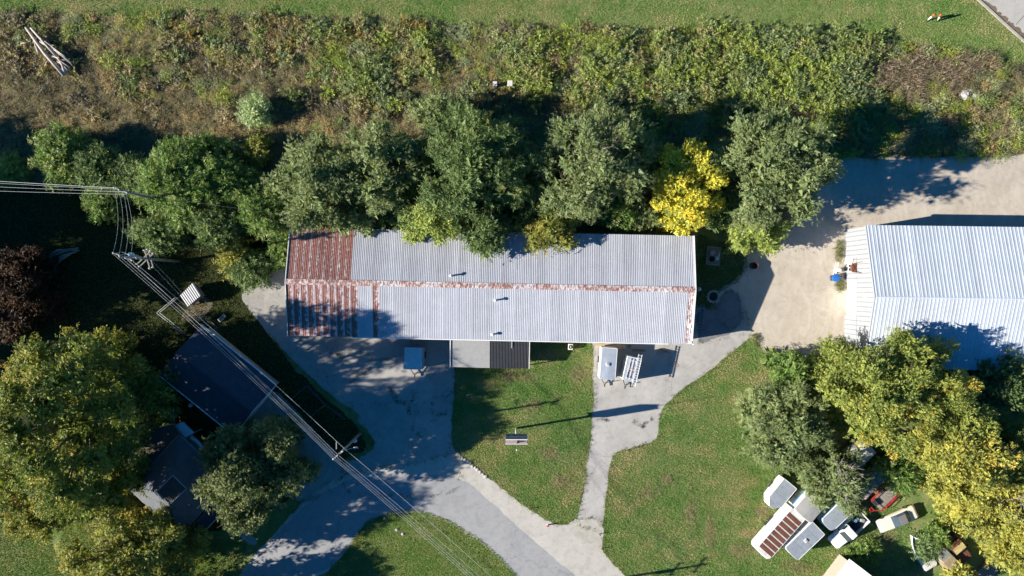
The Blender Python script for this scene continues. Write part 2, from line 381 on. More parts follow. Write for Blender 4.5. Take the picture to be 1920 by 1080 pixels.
sheet('walkway', [(408, 965), (420, 955), (475, 1005), (485, 1020), (470, 1024)], .010, M_LOT, .1, 19)
sheet('dirt_pen', [(386, 556), (402, 574), (376, 602), (335, 600), (355, 572)], .010, M_DIRT, .3, 20, hard=False)
# concrete road, upper right, with a kerb step
q = [P(1826, -8), P(1935, 88), P(2200, 330), P(2400, 330), P(2400, -300), P(1560, -300), P(1700, -120)]
mb = MB(); mb.add([(p.x, p.y, .02) for p in q], [tuple(range(len(q) - 1, -1, -1))]); o = part('concrete_road', mb, M_ROADC, None); o['kind'] = 'structure'
SHEETS.append([(p.x, p.y) for p in q])
kerb_road = o
a, b = P(1560, -300), P(1832, -2); b2, c2 = P(1832, -2), P(2230, 352)
nrm = Vector((c2.y - b2.y, -(c2.x - b2.x), 0)).normalized() * -1
pts = [P(1560, -246), P(1832, -2), P(1880, 42), P(1922, 80), P(2230, 360)]
for i in range(len(pts) - 1):
    A, B = pts[i], pts[i + 1]; n = max(1, int((B - A).length / 3.0))
    for k in range(n):
        p0 = A + (B - A) * (k / n); p1 = A + (B - A) * ((k + .992) / n)
        mb = MB(); mb.beam(p0 + Vector((0, 0, .07)), p1 + Vector((0, 0, .07)), .32, .14)
        part('kerb_stone', mb, M_CURB, kerb_road)
mb = MB(); A, B = P(1905, 46), P(1935, 12)
for i, (A, B) in enumerate((((P(1905, 46)), P(1960, -16)), (P(1830, -20), P(1890, -80)))):
    mb.beam(A + Vector((0, 0, .021)), B + Vector((0, 0, .021)), .06, .01)
part('expansion_joint', mb, M_DARK, kerb_road)
mb = MB()
for k in range(26):
    t = k / 25; x = 1836 + t * 84 + random.uniform(-1, 1); y = 0 + t * 70 + random.uniform(-1.5, 1.5) + 0
    p = P(x + 4, y - 1); r = random.uniform(.2, .5)
    n = 8; vs_ = [(p.x + r * random.uniform(.6, 1.3) * math.cos(2 * PI * i / n), p.y - r * random.uniform(.4, 1.1) * math.sin(-2 * PI * i / n), .025 + .002 * (k % 3)) for i in range(n)]
    mb.add(vs_, [tuple(range(n))])
o = part('gutter_debris', mb, M_DIRT, kerb_road); o['kind'] = 'stuff'

# ---------------------------------------------------------------- foliage
def norm(a): return a / np.maximum(np.linalg.norm(a, axis=1, keepdims=True), 1e-9)
def leaf_mesh(name, tri, col):
    """tri: (n,3,3) ; col: (n,3)"""
    n = len(tri); me = bpy.data.meshes.new(name)
    me.vertices.add(n * 3); me.vertices.foreach_set('co', tri.astype(np.float32).ravel())
    me.loops.add(n * 3); me.loops.foreach_set('vertex_index', np.arange(n * 3, dtype=np.int32))
    me.polygons.add(n); me.polygons.foreach_set('loop_start', np.arange(0, n * 3, 3, dtype=np.int32))
    me.polygons.foreach_set('loop_total', np.full(n, 3, dtype=np.int32))
    at = me.attributes.new('leaf_color', 'FLOAT_COLOR', 'POINT')
    c4 = np.ones((n, 3, 4), np.float32); c4[:, :, :3] = col[:, None, :]; at.data.foreach_set('color', c4.ravel())
    me.update(); me.validate(); me.materials.append(M_LEAF); return me
def twig_leaves(start, td, out_dir, K, tl, ll, lw, droop, rng, upb=.6):
    """start (n,3), td (n,3) unit; K leaves along each twig -> triangles (n*K,3,3)"""
    n = len(start); rep = lambda a: np.repeat(a, K, axis=0)
    k = np.tile(np.arange(K), n); u = (k + .5) / K; alt = np.where(k % 2 == 0, 1.0, -1.0)[:, None]
    tlr = rep((tl * rng.uniform(.6, 1.3, n))[:, None]); t = rep(td)
    side = norm(np.cross(t, np.array([[0, 0, 1.0]])) + 1e-4)
    p = rep(start) + t * tlr * u[:, None] - np.array([[0, 0, 1.0]]) * (droop * u ** 2)[:, None] * tlr
    ax = norm(t * .6 + side * alt * .9 + rng.normal(0, .25, (n * K, 3)))
    nm = norm(np.array([[0, 0, 1.0]]) * upb + rep(out_dir) * .9 + rng.normal(0, .32, (n * K, 3)))
    b = norm(np.cross(nm, ax)); sz = rng.uniform(.65, 1.3, (n * K, 1))
    w = lw * sz; l = ll * sz
    return np.stack([p - b * w * .5, p + b * w * .5 + ax * l * .12, p + ax * l], axis=1)

def limb_tree(mb, base, hc, targets, r0, rng):
    top = base + Vector((rng.uniform(-.4, .4), rng.uniform(-.4, .4), hc))
    mid = base.lerp(top, .5) + Vector((rng.uniform(-.3, .3), rng.uniform(-.3, .3), 0))
    mb.tube([base - Vector((0, 0, .2)), base + Vector((0, 0, .4)), mid, top], [r0 * 1.5, r0, r0 * .8, r0 * .5], 8)
def tree(label, px, py, rx, ry, Ht, pal, dens=300, style='round', name='tree', group=None, cat='tree', lobes=None, clear=.25, seed=None, grad=None, cast=None, bare=0):
    """px,py,rx,ry: the crown in picture units; Ht its height in m; pal: list of (weight, rgb)"""
    sd = seed if seed is not None else int(abs(px) * 7 + abs(py) * 13); rng = np.random.default_rng(sd)
    hc = Ht * .60; c = P(px, py, hc); rx *= 1.10; ry *= 1.10; s = S(hc); RX, RY = rx * s, ry * s; R = math.sqrt(RX * RY)
    rz = Ht * (1 - clear) * .5; base = Vector((c.x, c.y, 0))
    nl = (lobes and int(lobes * 1.25)) or max(5, int(R * 2.3) + 4)
    L = []
    for i in range(nl):
        if i == 0: a, q = 0, 0
        else: a = i * 2.39996 + rng.uniform(-.3, .3); q = math.sqrt((i) / nl) * .80 + rng.uniform(-.05, .05)
        lr = R * rng.uniform(.90, 1.38) * (1.15 if i == 0 else 1) / math.sqrt(nl) * (.95 if R > 3 else 1.1)
        zz = hc + rz * (.62 * (1 - q * q * 1.3)) - lr * .4 + rng.uniform(-.26, .26) * rz
        L.append((c.x + RX * q * math.cos(a), c.y + RY * q * math.sin(a), max(zz, lr * .6), lr))
        if i % 2 and i > 0: L.append((c.x + RX * q * .85 * math.cos(a - .3), c.y + RY * q * .85 * math.sin(a - .3), max(zz - rz * 1.4, lr * .7), lr * 1.3))
        if i % 2 == 0: L.append((c.x + RX * q * .8 * math.cos(a + .5), c.y + RY * q * .8 * math.sin(a + .5), max(zz - rz * .8, lr * .7), lr * 1.25))
    L = np.array(L)
    # blobs on lobes
    BL = []
    for (x, y, z, r) in L:
        nb = 13
        d = norm(rng.normal(0, 1, (nb, 3)) + np.array([[0, 0, .35]]))
        rr = r * rng.uniform(.45, .90, (nb, 1)); ctr = np.array([[x, y, z]]) + d * rr * np.array([[1, 1, .85]])
        br = r * rng.uniform(.26, .48, nb); tint = rng.random(nb)
        BL.append(np.concatenate([ctr, br[:, None], tint[:, None], d], axis=1))
    BL = np.concatenate(BL)
    BL = BL[BL[:, 2] > BL[:, 3] * .7]
    area = PI * RX * RY; total = int(area * dens * .72)
    st = {'round': (5, .42, .26, .17, .15), 'feather': (7, .55, .22, .085, .2), 'frond': (9, 1.0, .36, .11, .35), 'fine': (5, .38, .20, .13, .2), 'droop': (8, .8, .28, .09, .8), 'maple': (5, .5, .25, .165, .1)}[style]
    K, tl, ll, lw, dr = st
    nt = total // K
    w = BL[:, 3] ** 2; w /= w.sum(); bi = rng.choice(len(BL), nt, p=w); B = BL[bi]
    d = norm(rng.normal(0, 1, (nt, 3)) + np.array([[0, 0, .35]]) + B[:, 5:8] * .55)
    start = B[:, :3] + d * (B[:, 3] * rng.uniform(.35, 1.0, nt))[:, None]
    outw = start - np.array([[c.x, c.y, hc - rz * .3]]); outw = norm(outw)
    td = norm(d * .55 + outw * .75 + rng.normal(0, .3, (nt, 3)))
    tri = twig_leaves(start, td, norm(d + outw * .6), K, tl, ll, lw, dr, rng)
    tri[:, :, 2] = np.maximum(tri[:, :, 2], .05)
    ncore = int(area * (20 if dens > 200 else 18) / 1.0); li = rng.choice(len(L), ncore, p=(L[:, 3] ** 2) / (L[:, 3] ** 2).sum())
    cp_ = L[li, :3] + norm(rng.normal(0, 1, (ncore, 3))) * (L[li, 3] * rng.uniform(0, .62, ncore) ** .7)[:, None]; cp_[:, 2] = np.maximum(cp_[:, 2] - .2, .3)
    cd = norm(rng.normal(0, 1, (ncore, 3))); core = twig_leaves(cp_, cd, cd, 2, .5, .75, .5, .1, rng)
    core[:, :, 2] = np.maximum(core[:, :, 2], .1)
    # colours: species palette chosen per clump with a little leaf to leaf change
    pw = np.array([p[0] for p in pal], float); pc = np.array([p[1] for p in pal])
    key = np.repeat(B[:, 4] * .75 + rng.random(nt) * .25, K)
    if grad is not None:      # part of the crown has turned: (dx, dy, amount) in picture directions
        gx = (tri[:, 0, 0] - c.x) / RX * grad[0] - (tri[:, 0, 1] - c.y) / RY * grad[1]
        key = np.clip(key + gx * grad[2], 0, .999)
    cum = np.cumsum(pw / pw.sum()); idx = np.searchsorted(cum, np.clip(key, 0, .999)); idx = np.minimum(idx, len(pal) - 1)
    col = pc[idx] * rng.uniform(.78, 1.22, (len(idx), 1)) * np.repeat(rng.uniform(.85, 1.15, (nt, 1)), K, axis=0)
    root = thing(name, label, cat, base, 0, group)
    tri = np.concatenate([tri, core]); cc_ = pc[np.minimum(np.searchsorted(cum, rng.random(len(core)) * .6), len(pal) - 1)]; col = np.concatenate([col, cc_]) * 1.75
    tri -= np.array([[[base.x, base.y, 0]]])
    cr = link('crown', leaf_mesh('crown', tri, np.clip(col, 0, 1)), root)
    mb = MB(); r0 = max(.06, Ht * .019)
    th = hc * .75; tp = Vector((rng.uniform(-.3, .3), rng.uniform(-.3, .3), th))
    mb.tube([Vector((0, 0, -.2)), Vector((0, 0, .4)), tp * .5 + Vector((.1, .1, 0)), tp], [r0 * 1.5, r0 * 1.05, r0 * .85, r0 * .65], 8)
    part('trunk', mb, M_BARK, root, smooth=True)
    mb = MB()
    for j, (x, y, z, r) in enumerate(L):
        e = Vector((x - base.x, y - base.y, z)); b0 = tp * rng.uniform(.55, 1.0); m = b0.lerp(e, .5) + Vector((rng.uniform(-.3, .3), rng.uniform(-.3, .3), .3))
        mb.tube([b0, m, e], [r0 * .42, r0 * .28, r0 * .14], 5)
        for q in range(3 + bare):
            a = rng.uniform(0, 2 * PI); e2 = e + Vector((math.cos(a) * r * 1.0, math.sin(a) * r * 1.0, r * rng.uniform(.1, .9)))
            mb.tube([m.lerp(e, .8), e.lerp(e2, .5) + Vector((0, 0, .15)), e2], [r0 * .15, r0 * .1, r0 * .04], 4)
    part('branches', mb, M_BARK, root, smooth=True)
    for j in range(bare):
            x, y, z, r = L[(j * 3) % len(L)]; b0 = Vector((x - base.x, y - base.y, z)); mb = MB()
            for q in range(9):
                a = rng.uniform(0, 2 * PI); e = b0 + Vector((math.cos(a) * r * .95, math.sin(a) * r * .95, r * rng.uniform(.7, 1.25))); m = b0.lerp(e, .5) + Vector((rng.uniform(-.2, .2), rng.uniform(-.2, .2), .3))
                mb.tube([b0, m, e], [.05, .04, .015], 4)
                for w_ in range(2): e3 = m.lerp(e, .5) + Vector((rng.uniform(-.7, .7), rng.uniform(-.7, .7), rng.uniform(.1, .5))); mb.tube([m, e3], [.03, .012], 3)
            part('bare_limb', mb, M_GWOOD, root, 'bare grey limb')
    return root

GG = [(3, (0.095, 0.127, 0.051)), (4, (0.132, 0.166, 0.067)), (3, (0.165, 0.196, 0.083)), (1, (0.201, 0.222, 0.098))]           # grey green
DG = [(3, (0.063, 0.099, 0.034)), (4, (0.091, 0.132, 0.044)), (2, (0.126, 0.172, 0.058)), (0.5, (0.224, 0.198, 0.052))]             # deep green
LG = [(2, (0.064, 0.107, 0.026)), (3, (0.099, 0.162, 0.036)), (2, (0.163, 0.204, 0.062)), (1, (0.255, 0.268, 0.114))]
YE = [(3, (.15, .18, .035)), (4, (.36, .34, .045)), (4, (.46, .41, .055)), (.5, (.50, .34, .04))]
LI = [(2, (0.125, 0.169, 0.042)), (4, (0.194, 0.237, 0.060)), (2, (0.250, 0.281, 0.084))]                                         # lime
OL = [(3, (0.106, 0.127, 0.031)), (4, (0.169, 0.178, 0.039)), (3, (0.237, 0.210, 0.044)), (1, (0.188, 0.152, 0.050))]                    # olive gold
MG = [(3, (0.109, 0.139, 0.033)), (4, (0.153, 0.181, 0.042)), (3, (0.205, 0.219, 0.047)), (1.2, (0.301, 0.265, 0.044)), (0.8, (0.384, 0.284, 0.053))]
GY = [(3, (0.167, 0.179, 0.045)), (4, (0.234, 0.235, 0.050)), (3, (0.297, 0.276, 0.055)), (1.2, (0.378, 0.285, 0.055))]
SG = [(3, (0.081, 0.110, 0.025)), (4, (0.121, 0.151, 0.030)), (2.5, (0.173, 0.180, 0.035)), (1, (0.276, 0.221, 0.045)), (0.5, (0.334, 0.192, 0.050))]
DO = [(3, (0.066, 0.085, 0.031)), (4, (0.102, 0.125, 0.046)), (3, (0.150, 0.169, 0.068))]                                  # dull olive
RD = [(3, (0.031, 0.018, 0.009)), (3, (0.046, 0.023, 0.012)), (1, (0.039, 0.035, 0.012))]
NR = 'trees in the row behind the long shed'
tree('big grey-green tree leaning over the rusty corner of the long shed roof', 596, 345, 84, 108, 13.5, GG, 330, 'feather', group=NR, seed=21)
tree('grey-green tree with dark gaps, second from the left in the row behind the shed', 712, 312, 82, 92, 14.5, GG, 320, 'feather', group=NR, seed=22)
tree('deep green feathery tree in the middle of the row behind the shed', 885, 305, 112, 112, 15, DG, 330, 'frond', group=NR, seed=23, grad=(1, 0, .05))
tree('large pale grey-green tree with bare twigs, between the deep green and the yellow tree', 1112, 296, 116, 112, 15.5, GG, 330, 'feather', group=NR, seed=24, bare=4)
tree('bright yellow autumn tree in the row behind the shed', 1290, 348, 66, 86, 11, YE, 380, 'maple', group=NR, seed=25, grad=(.2, 1, .15))
tree('tall grey-green tree at the right end of the row, beside the gravel yard', 1456, 312, 108, 124, 15.0, GG, 330, 'feather', group=NR, seed=26, grad=(0, 1, .1))
tree('lime green tree overhanging the far eave of the long shed', 812, 408, 60, 52, 10.5, LI, 420, 'maple', group=NR, seed=27)
tree('olive and gold tree touching the shed roof near its middle', 1026, 432, 66, 40, 8, OL, 400, 'droop', group=NR, seed=28)
tree('drooping dark green tree reaching onto the shed roof beside the lime green one', 908, 436, 52, 44, 10, DG, 380, 'droop', group=NR, seed=29)
tree('pale green leafy tree top at the field edge of the deep green tree', 820, 215, 52, 38, 8, GG, 300, 'frond', group=NR, seed=30)
tree('small bright green shrub behind the shed, left of the yellow tree', 1166, 398, 28, 22, 5, LG, 420, 'frond', 'shrub', cat='shrub', seed=31)
tree('dark shrub in the shade between the shed and the large grey-green tree', 1120, 400, 40, 22, 4.5, DG, 350, 'feather', 'shrub', cat='shrub', seed=32)
tree('dim green shrub in the shade just left of the yellow tree trunk', 1215, 405, 32, 24, 4.5, GG, 350, 'feather', 'shrub', cat='shrub', seed=33)
tree('light green hanging tree at the corner of the gravel yard under the tall grey-green tree', 1422, 440, 60, 30, 6, LI, 360, 'droop', seed=34)
tree('shaded green tree filling the gap behind the lime green tree', 762, 375, 50, 60, 9, DG, 300, 'feather', seed=35)
tree('shaded green tree in the gap left of the large pale grey-green tree', 1000, 365, 44, 60, 9, DG, 300, 'feather', seed=36)
tree('dark understory tree at the shed eave behind the first grey-green trees', 668, 402, 50, 36, 8, GG, 300, 'feather', seed=37)
tree('shaded olive shrub between the yellow tree and the tall grey-green tree', 1352, 395, 30, 34, 5, DG, 300, 'feather', 'shrub', cat='shrub', seed=38)
tree('shaded green shrub above the large pale grey-green tree beside the field', 1215, 300, 34, 40, 5, DG, 300, 'frond', 'shrub', cat='shrub', seed=39)
tree('leafy green tree in the shade between the wide frondy tree and the field corner', 432, 335, 44, 44, 7, LG, 300, 'frond', seed=54)
tree('dark frondy tree just right of the wide frondy tree, below its middle', 402, 425, 44, 40, 6.5, DG, 320, 'frond', seed=55)
tree('small leafy tree between the two frondy trees at the left end of the row', 248, 330, 30, 40, 6, DG, 300, 'frond', seed=56)
# left cluster
tree('frondy green tree with a pale top near the left end of the brown field', 108, 295, 44, 54, 6.5, LG, 420, 'frond', seed=41)
tree('dark frondy tree right of the pale topped tree at the field edge', 180, 310, 42, 42, 6, DG, 360, 'frond', seed=42)
tree('wide frondy tree just below the field, right of the wooden pole top', 335, 342, 88, 70, 9, LG, 380, 'frond', seed=43)
tree('small frondy tree at the field edge above the wide frondy tree', 385, 285, 60, 28, 5, LG, 300, 'frond', seed=44)
tree('leafy green tree between the wide frondy tree and the shed', 494, 395, 44, 56, 7, LG, 360, 'frond', seed=45)
tree('small yellowish sapling at the field edge near the first shed tree', 478, 278, 24, 20, 4, OL, 350, 'frond', 'sapling', cat='tree', seed=46)
tree('low green shrub left of the power lines between the two wooden poles', 188, 380, 28, 24, 4, LG, 380, 'frond', 'shrub', cat='shrub', seed=47)
tree('shaded frondy shrub below the wide frondy tree', 300, 440, 52, 28, 5, DG, 330, 'frond', 'shrub', cat='shrub', seed=48)
tree('yellow tipped shrub at the corner of the cracked lot', 434, 480, 28, 30, 4.5, OL, 360, 'frond', 'shrub', cat='shrub', seed=49)
tree('dark green shrub beside the top corner of the cracked lot', 470, 505, 42, 30, 4, DG, 340, 'frond', 'shrub', cat='shrub', seed=50)
tree('bright green shrub against the rusty end of the shed', 528, 468, 17, 36, 3.5, LG, 460, 'frond', 'shrub', cat='shrub', seed=51)
tree('pale weedy shrub at the left edge of the picture below the field', 18, 318, 30, 24, 3, LI, 350, 'frond', 'shrub', cat='shrub', seed=52)
tree('single round pale green bush standing alone in the brown field', 479, 207, 21, 21, 3.2, [(2, (.14, .20, .08)), (3, (.24, .30, .15)), (1, (.34, .38, .2))], 620, 'frond', 'bush', cat='bush', seed=53)
# lower left
tree('huge green and gold maple at the left edge beside the house', 116, 800, 142, 180, 22, SG, 330, 'maple', clear=.06, seed=61, grad=(-1, .1, .12), lobes=20)
tree('dark olive round tree between the house and the road', 472, 888, 108, 98, 14.5, DO, 380, 'round', seed=62, lobes=14)
tree('broad yellow-green tree at the bottom left corner by the lawn', 240, 1050, 134, 84, 16, OL, 330, 'fine', seed=63, grad=(-1, 0, .15))
tree('gold tipped low limb of the huge maple, a separate tree shading the grey roofed house', 200, 912, 56, 52, 14, SG, 330, 'maple', seed=67, clear=.1)  # maple's low limb, added as its own tree to shade the house
tree('golden shrub at the foot of the huge maple', 60, 975, 56, 38, 7, OL, 330, 'fine', 'shrub', cat='shrub', seed=64)
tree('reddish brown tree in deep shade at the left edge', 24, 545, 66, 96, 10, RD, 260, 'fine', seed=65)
tree('dim bush hidden beside the dark garage', 330, 700, 22, 24, 4, DO, 260, 'fine', 'bush', cat='bush', seed=66)
# right side
tree('wide green and yellow tree covering the near corner of the white warehouse', 1672, 725, 152, 112, 14.5, MG, 360, 'maple', seed=71, grad=(.6, 1, .22), lobes=20)
tree('yellow-green tree between the golden tree and the shaded dark one', 1800, 782, 64, 52, 11.5, MG, 340, 'maple', seed=86)
tree('golden yellow tree below the wide green and yellow tree', 1815, 868, 82, 88, 12, GY, 360, 'maple', seed=72, grad=(1, .2, .2), lobes=12)
tree('pale gold spreading tree over the old vehicles in the bottom right corner', 1866, 935, 112, 80, 10, GY, 340, 'fine', seed=73, lobes=14, grad=(-.5, -.5, .1), bare=3)
tree('gold and green tree in the bottom right corner', 1908, 1020, 52, 62, 8, GY, 330, 'fine', seed=85)
tree('dark green tree in shade at the right edge beside the warehouse', 1885, 715, 62, 76, 8.5, DG, 300, 'maple', seed=74)
tree('yellow-green tree at the right edge beyond the golden tree', 1912, 870, 46, 88, 10, MG, 320, 'fine', seed=75, grad=(0, 1, .2))
tree('grey-green bushy tree on the lawn edge left of the wide green and yellow tree', 1474, 800, 84, 92, 8.5, GG, 350, 'feather', seed=76, lobes=14)
tree('grey-green tree with bare grey twigs standing over the parked trailers', 1570, 905, 66, 66, 8.5, GG, 340, 'feather', seed=77, bare=6, lobes=10)
tree('small green tree by the gravel yard, top of the bushy cluster', 1488, 695, 46, 36, 6, LG, 360, 'feather', seed=78)
tree('dark green shrub between the golden tree and the trailers', 1690, 880, 48, 38, 6, LG, 330, 'frond', 'shrub', cat='shrub', seed=79)
tree('green bush growing over the old overgrown boat', 1737, 1030, 15, 23, 2.2, [(2, (.08, .12, .05)), (3, (.12, .17, .07))], 520, 'frond', 'bush', cat='bush', seed=80)
tree('small shaded bush left of the overgrown boat shadow', 1762, 1008, 22, 18, 2.5, LG, 360, 'frond', 'bush', cat='bush', seed=81)
tree('yellow shrub at the bottom edge beside the tan van', 1806, 1084, 24, 20, 4, GY, 380, 'fine', 'shrub', cat='shrub', seed=82)
tree('bright green potted-looking shrub by the white roofed house corner', 1628, 1032, 16, 15, 1.6, LG, 480, 'frond', 'shrub', cat='shrub', seed=83)
tree('low green shrub beside the white roofed house, nearest its corner', 1606, 1044, 12, 9, 1.2, LG, 480, 'frond', 'shrub', cat='shrub', seed=84)
# beyond the left and lower-left frame edges: the woods whose shade fills the yard
for i, (wx, wy, r, h) in enumerate(((-92, 12, 7.5, 19), (-90, 1, 8, 20), (-93, -11, 8, 20), (-104, 5, 9, 20), (-103, -7, 9, 19), (-84, -6, 5, 15), (-83, 7, 5, 15), (-80, 13.5, 4, 11))):
    hh = h * .6; s = S(hh)
    tree('tall shade tree standing beyond the left edge of the yard', 960 + wx / s, 540 - wy / s, r / s, r / s, h, DG, 120, 'round', group='shade trees beyond the yard', seed=200 + i)
tree('tree standing beyond the bottom edge of the picture near the road', 960 - 32 / S(7), 540 + 50 / S(7), 74, 70, 12, DO, 160, 'round', seed=230)
tree('second tree beyond the bottom edge of the picture, farther from the road', 960 - 47 / S(7), 540 + 49 / S(7), 84, 74, 14, DO, 160, 'round', seed=232)
_s = S(8.4); tree('tree beyond the bottom edge of the picture nearest the broad yellow-green tree', 960 - 44.5 / _s, 540 + 43.2 / _s, 84, 78, 14, DO, 200, 'round', seed=233)
tree('tree beyond the right edge behind the golden tree', 960 + 76 / S(7), 540 + 26 / S(7), 84, 84, 12, MG, 160, 'maple', seed=231)

# ---------------------------------------------------------------- weeds of the field
def weeds(name, pts_px, base_col, heights, K, tl, ll, lw, per, rng, spread=.8, lean=(0, 0)):
    n = len(pts_px); X = (pts_px[:, 0] - 960) * S(0); Y = (540 - pts_px[:, 1]) * S(0)
    base = np.stack([X, Y, np.full(n, .02)], 1); r = lambda a: np.repeat(a, per, axis=0)
    N = n * per; hh = r(heights[:, None])
    off = rng.normal(0, 1, (N, 3)); off[:, 2] = 0
    start = r(base) + off * .22 * hh + np.array([[0, 0, 1]]) * hh * rng.uniform(.05, .55, (N, 1))
    td = norm(np.concatenate([rng.normal(0, spread, (N, 2)) + off[:, :2] * .5 + np.array([lean]), rng.uniform(.2, 1.0, (N, 1))], 1))
    tri = twig_leaves(start, td, norm(td + np.array([[0, 0, .4]])), K, tl * 1.0, ll, lw, .35, rng)
    sc = np.repeat(hh[:, 0], K)
    ctr = np.repeat(start, K, axis=0)
    tri = ctr[:, None, :] + (tri - ctr[:, None, :]) * np.clip(sc, .45, 1.6)[:, None, None]
    tri[:, :, 2] = np.maximum(tri[:, :, 2], .02)
    col = np.repeat(r(base_col) * rng.uniform(.8, 1.2, (N, 1)), K, axis=0) * rng.uniform(.85, 1.15, (N * K, 1))
    o = link(name, leaf_mesh(name, tri, np.clip(col, 0, 1))); o['kind'] = 'stuff'; return o
rng = np.random.default_rng(5)
def jitter_grid(x0, x1, y0, y1, n):
    return np.stack([rng.uniform(x0, x1, n), rng.uniform(y0, y1, n)], 1)
TOP = [(-200, 22), (0, 25), (300, 29), (600, 38), (900, 49), (1200, 56), (1350, 56), (1500, 64), (1650, 80), (1800, 97), (1905, 122), (2060, 130)]
BOT = [(2060, 296), (1700, 294), (1570, 292), (1500, 300), (1340, 330), (1230, 330), (1000, 300), (780, 290), (520, 270), (460, 262), (250, 262), (60, 270), (60, 360), (-200, 360)]
pts = jitter_grid(-40, 1960, 20, 350, 16000); pts = pts[inside(pts[:, 0], pts[:, 1], TOP + BOT)]
x, y = pts[:, 0], pts[:, 1]
nz = vnoise(x, y, 1 / 45., 3); nz2 = vnoise(x, y, 1 / 18., 4); nz3 = vnoise(x, y, 1 / 90., 8)
green = np.clip((x - 480 + 160 * (vnoise(x, y, 1 / 60., 71) - .5)) / 800, 0, 1) * .80 + .25 * np.clip((150 - y) / 80, 0, 1) + (nz - .5) * .9 + (nz2 - .5) * .5 - .35 * (y > 165) * (x < 1050)
green += .9 * (((x - 260) / 65) ** 2 + ((y - 150) / 34) ** 2 < 1) + .8 * (((x - 415) / 48) ** 2 + ((y - 172) / 22) ** 2 < 1) + .38 * (y < 62 + (x > 500) * 10) * (x < 900)
zz_ = np.clip((x - 1570 - 90 * (nz - .5)) / 90, 0, 1) * np.clip((y - 96 - (x - 1590) * .06 - 26 * (nz2 - .5)) / 14, 0, 1) * np.clip((186 + 60 * (nz - .5) - y) / 25, 0, 1); green -= .75 * zz_ - .3 * (x > 1500) * (y < 112)
BROWN = np.array((.225, .200, .120)); TANC = np.array((.33, .275, .155)); OLV = np.array((.32, .30, .125)); GRN = np.array((.215, .27, .08)); BRT = np.array((.30, .37, .075)); BLG = np.array((.21, .27, .125)); GLD = np.array((.38, .29, .07)); PUR = np.array((.185, .165, .125))
col = np.zeros((len(x), 3)); rr = rng.random(len(x))
for c_, lo, hi in ((BROWN, -9, .14), (OLV, .14, .55), (GRN, .55, .95), (BRT, .95, 9)):
    m = (green >= lo) & (green < hi); col[m] = c_
m = (green < .14) & (y > 195 + nz * 30); col[m] = TANC
m = (green < .14) & (rr < .22); col[m] = PUR
m = (green > .1) & (rr < .10); col[m] = BLG
m = (green > .0) & (rr > .975); col[m] = GLD
m = (green > .3) & (rr > .10) & (rr < .17); col[m] = np.array((.28, .33, .17))
m = (y < 48 + (x / 1920) * 28) & (nz > .55); col[m] = PUR
sp = vnoise(x, y, 1 / 22., 51); m = (sp > .66) & (green > .14); col[m] = np.array((.30, .235, .13)); m = (sp < .27) & (green > .14); col[m] = BRT * .95; m = (vnoise(x, y, 1 / 30., 52) > .72) & (green > .3); col[m] = np.array((.30, .34, .19))
col *= rng.uniform(.75, 1.3, (len(x), 1)) * rng.uniform(.92, 1.08, (len(x), 3))
gapn = vnoise(x, y, 1 / 26., 41) * .6 + vnoise(x, y, 1 / 9., 42) * .4
patch = np.clip(vnoise(x, y, 1 / 16., 43) * 1.6 - .3, 0, 1)[:, None]; col *= np.array([[.86, .92, .9]]) * (1 - patch) + np.array([[1.34, 1.24, 1.05]]) * patch
hgt = .56 + .18 * np.clip(green, 0, 1) + .5 * (vnoise(x, y, 1 / 12., 21) - .5) + .5 * nz * (green > .3) + rng.uniform(-.1, .2, len(x))
keep = (gapn > .36) | (green < .14)
pts, col, hgt, green, x, y = pts[keep], col[keep], hgt[keep], green[keep], x[keep], y[keep]
m1 = green < .1
weeds('dry_weeds', pts[m1], col[m1], hgt[m1], 4, .60, .30, .070, 14, rng, .9, (.15, .0))
m1 = (green >= .1) & (green < .5)
weeds('mixed_weeds', pts[m1], col[m1], hgt[m1], 5, .58, .19, .068, 14, rng, .9)
m1 = green >= .5
weeds('green_weeds', pts[m1], col[m1], hgt[m1], 6, .60, .19, .072, 13, rng, .9)
# taller saplings in the green part
def scatter_saplings(n, reg, hlo, hhi, name, pal, seed, per=26):
    r2 = np.random.default_rng(seed); p = []
    while len(p) < n:
        q = (r2.uniform(reg[0], reg[1]), r2.uniform(reg[2], reg[3]))
        if reg[0] > 500 and r2.random() > .12 + (q[0] - reg[0]) / 700.: continue
        if vnoise(np.array([q[0]]), np.array([q[1]]), 1 / 55., 77)[0] < .36: continue
        if inside(np.array([q[0]]), np.array([q[1]]), TOP + BOT)[0]: p.append(q)
    p = np.array(p); h = r2.uniform(hlo, hhi, n); c = np.array(pal)[r2.integers(0, len(pal), n)]
    weeds(name, p, c, h, 8, .55, .24, .10, per, r2, .9)
scatter_saplings(360, (520, 1640, 62, 200), .9, 3.2, 'sapling_thicket', [GRN, BRT, GRN * 1.2, BLG, OLV, np.array((.25, .31, .12))], 3, 32)
scatter_saplings(70, (1330, 1620, 90, 260), 2.0, 3.2, 'sapling_thicket', [GRN, BRT, BLG], 4, 44)
scatter_saplings(120, (0, 800, 28, 120), .9, 1.7, 'weed_thicket', [GRN, OLV, BLG, TANC, GLD * .7, BROWN], 6, 26)
scatter_saplings(110, (0, 900, 80, 230), .7, 1.7, 'weed_thicket', [OLV, BROWN, TANC, BLG, PUR], 8, 22)
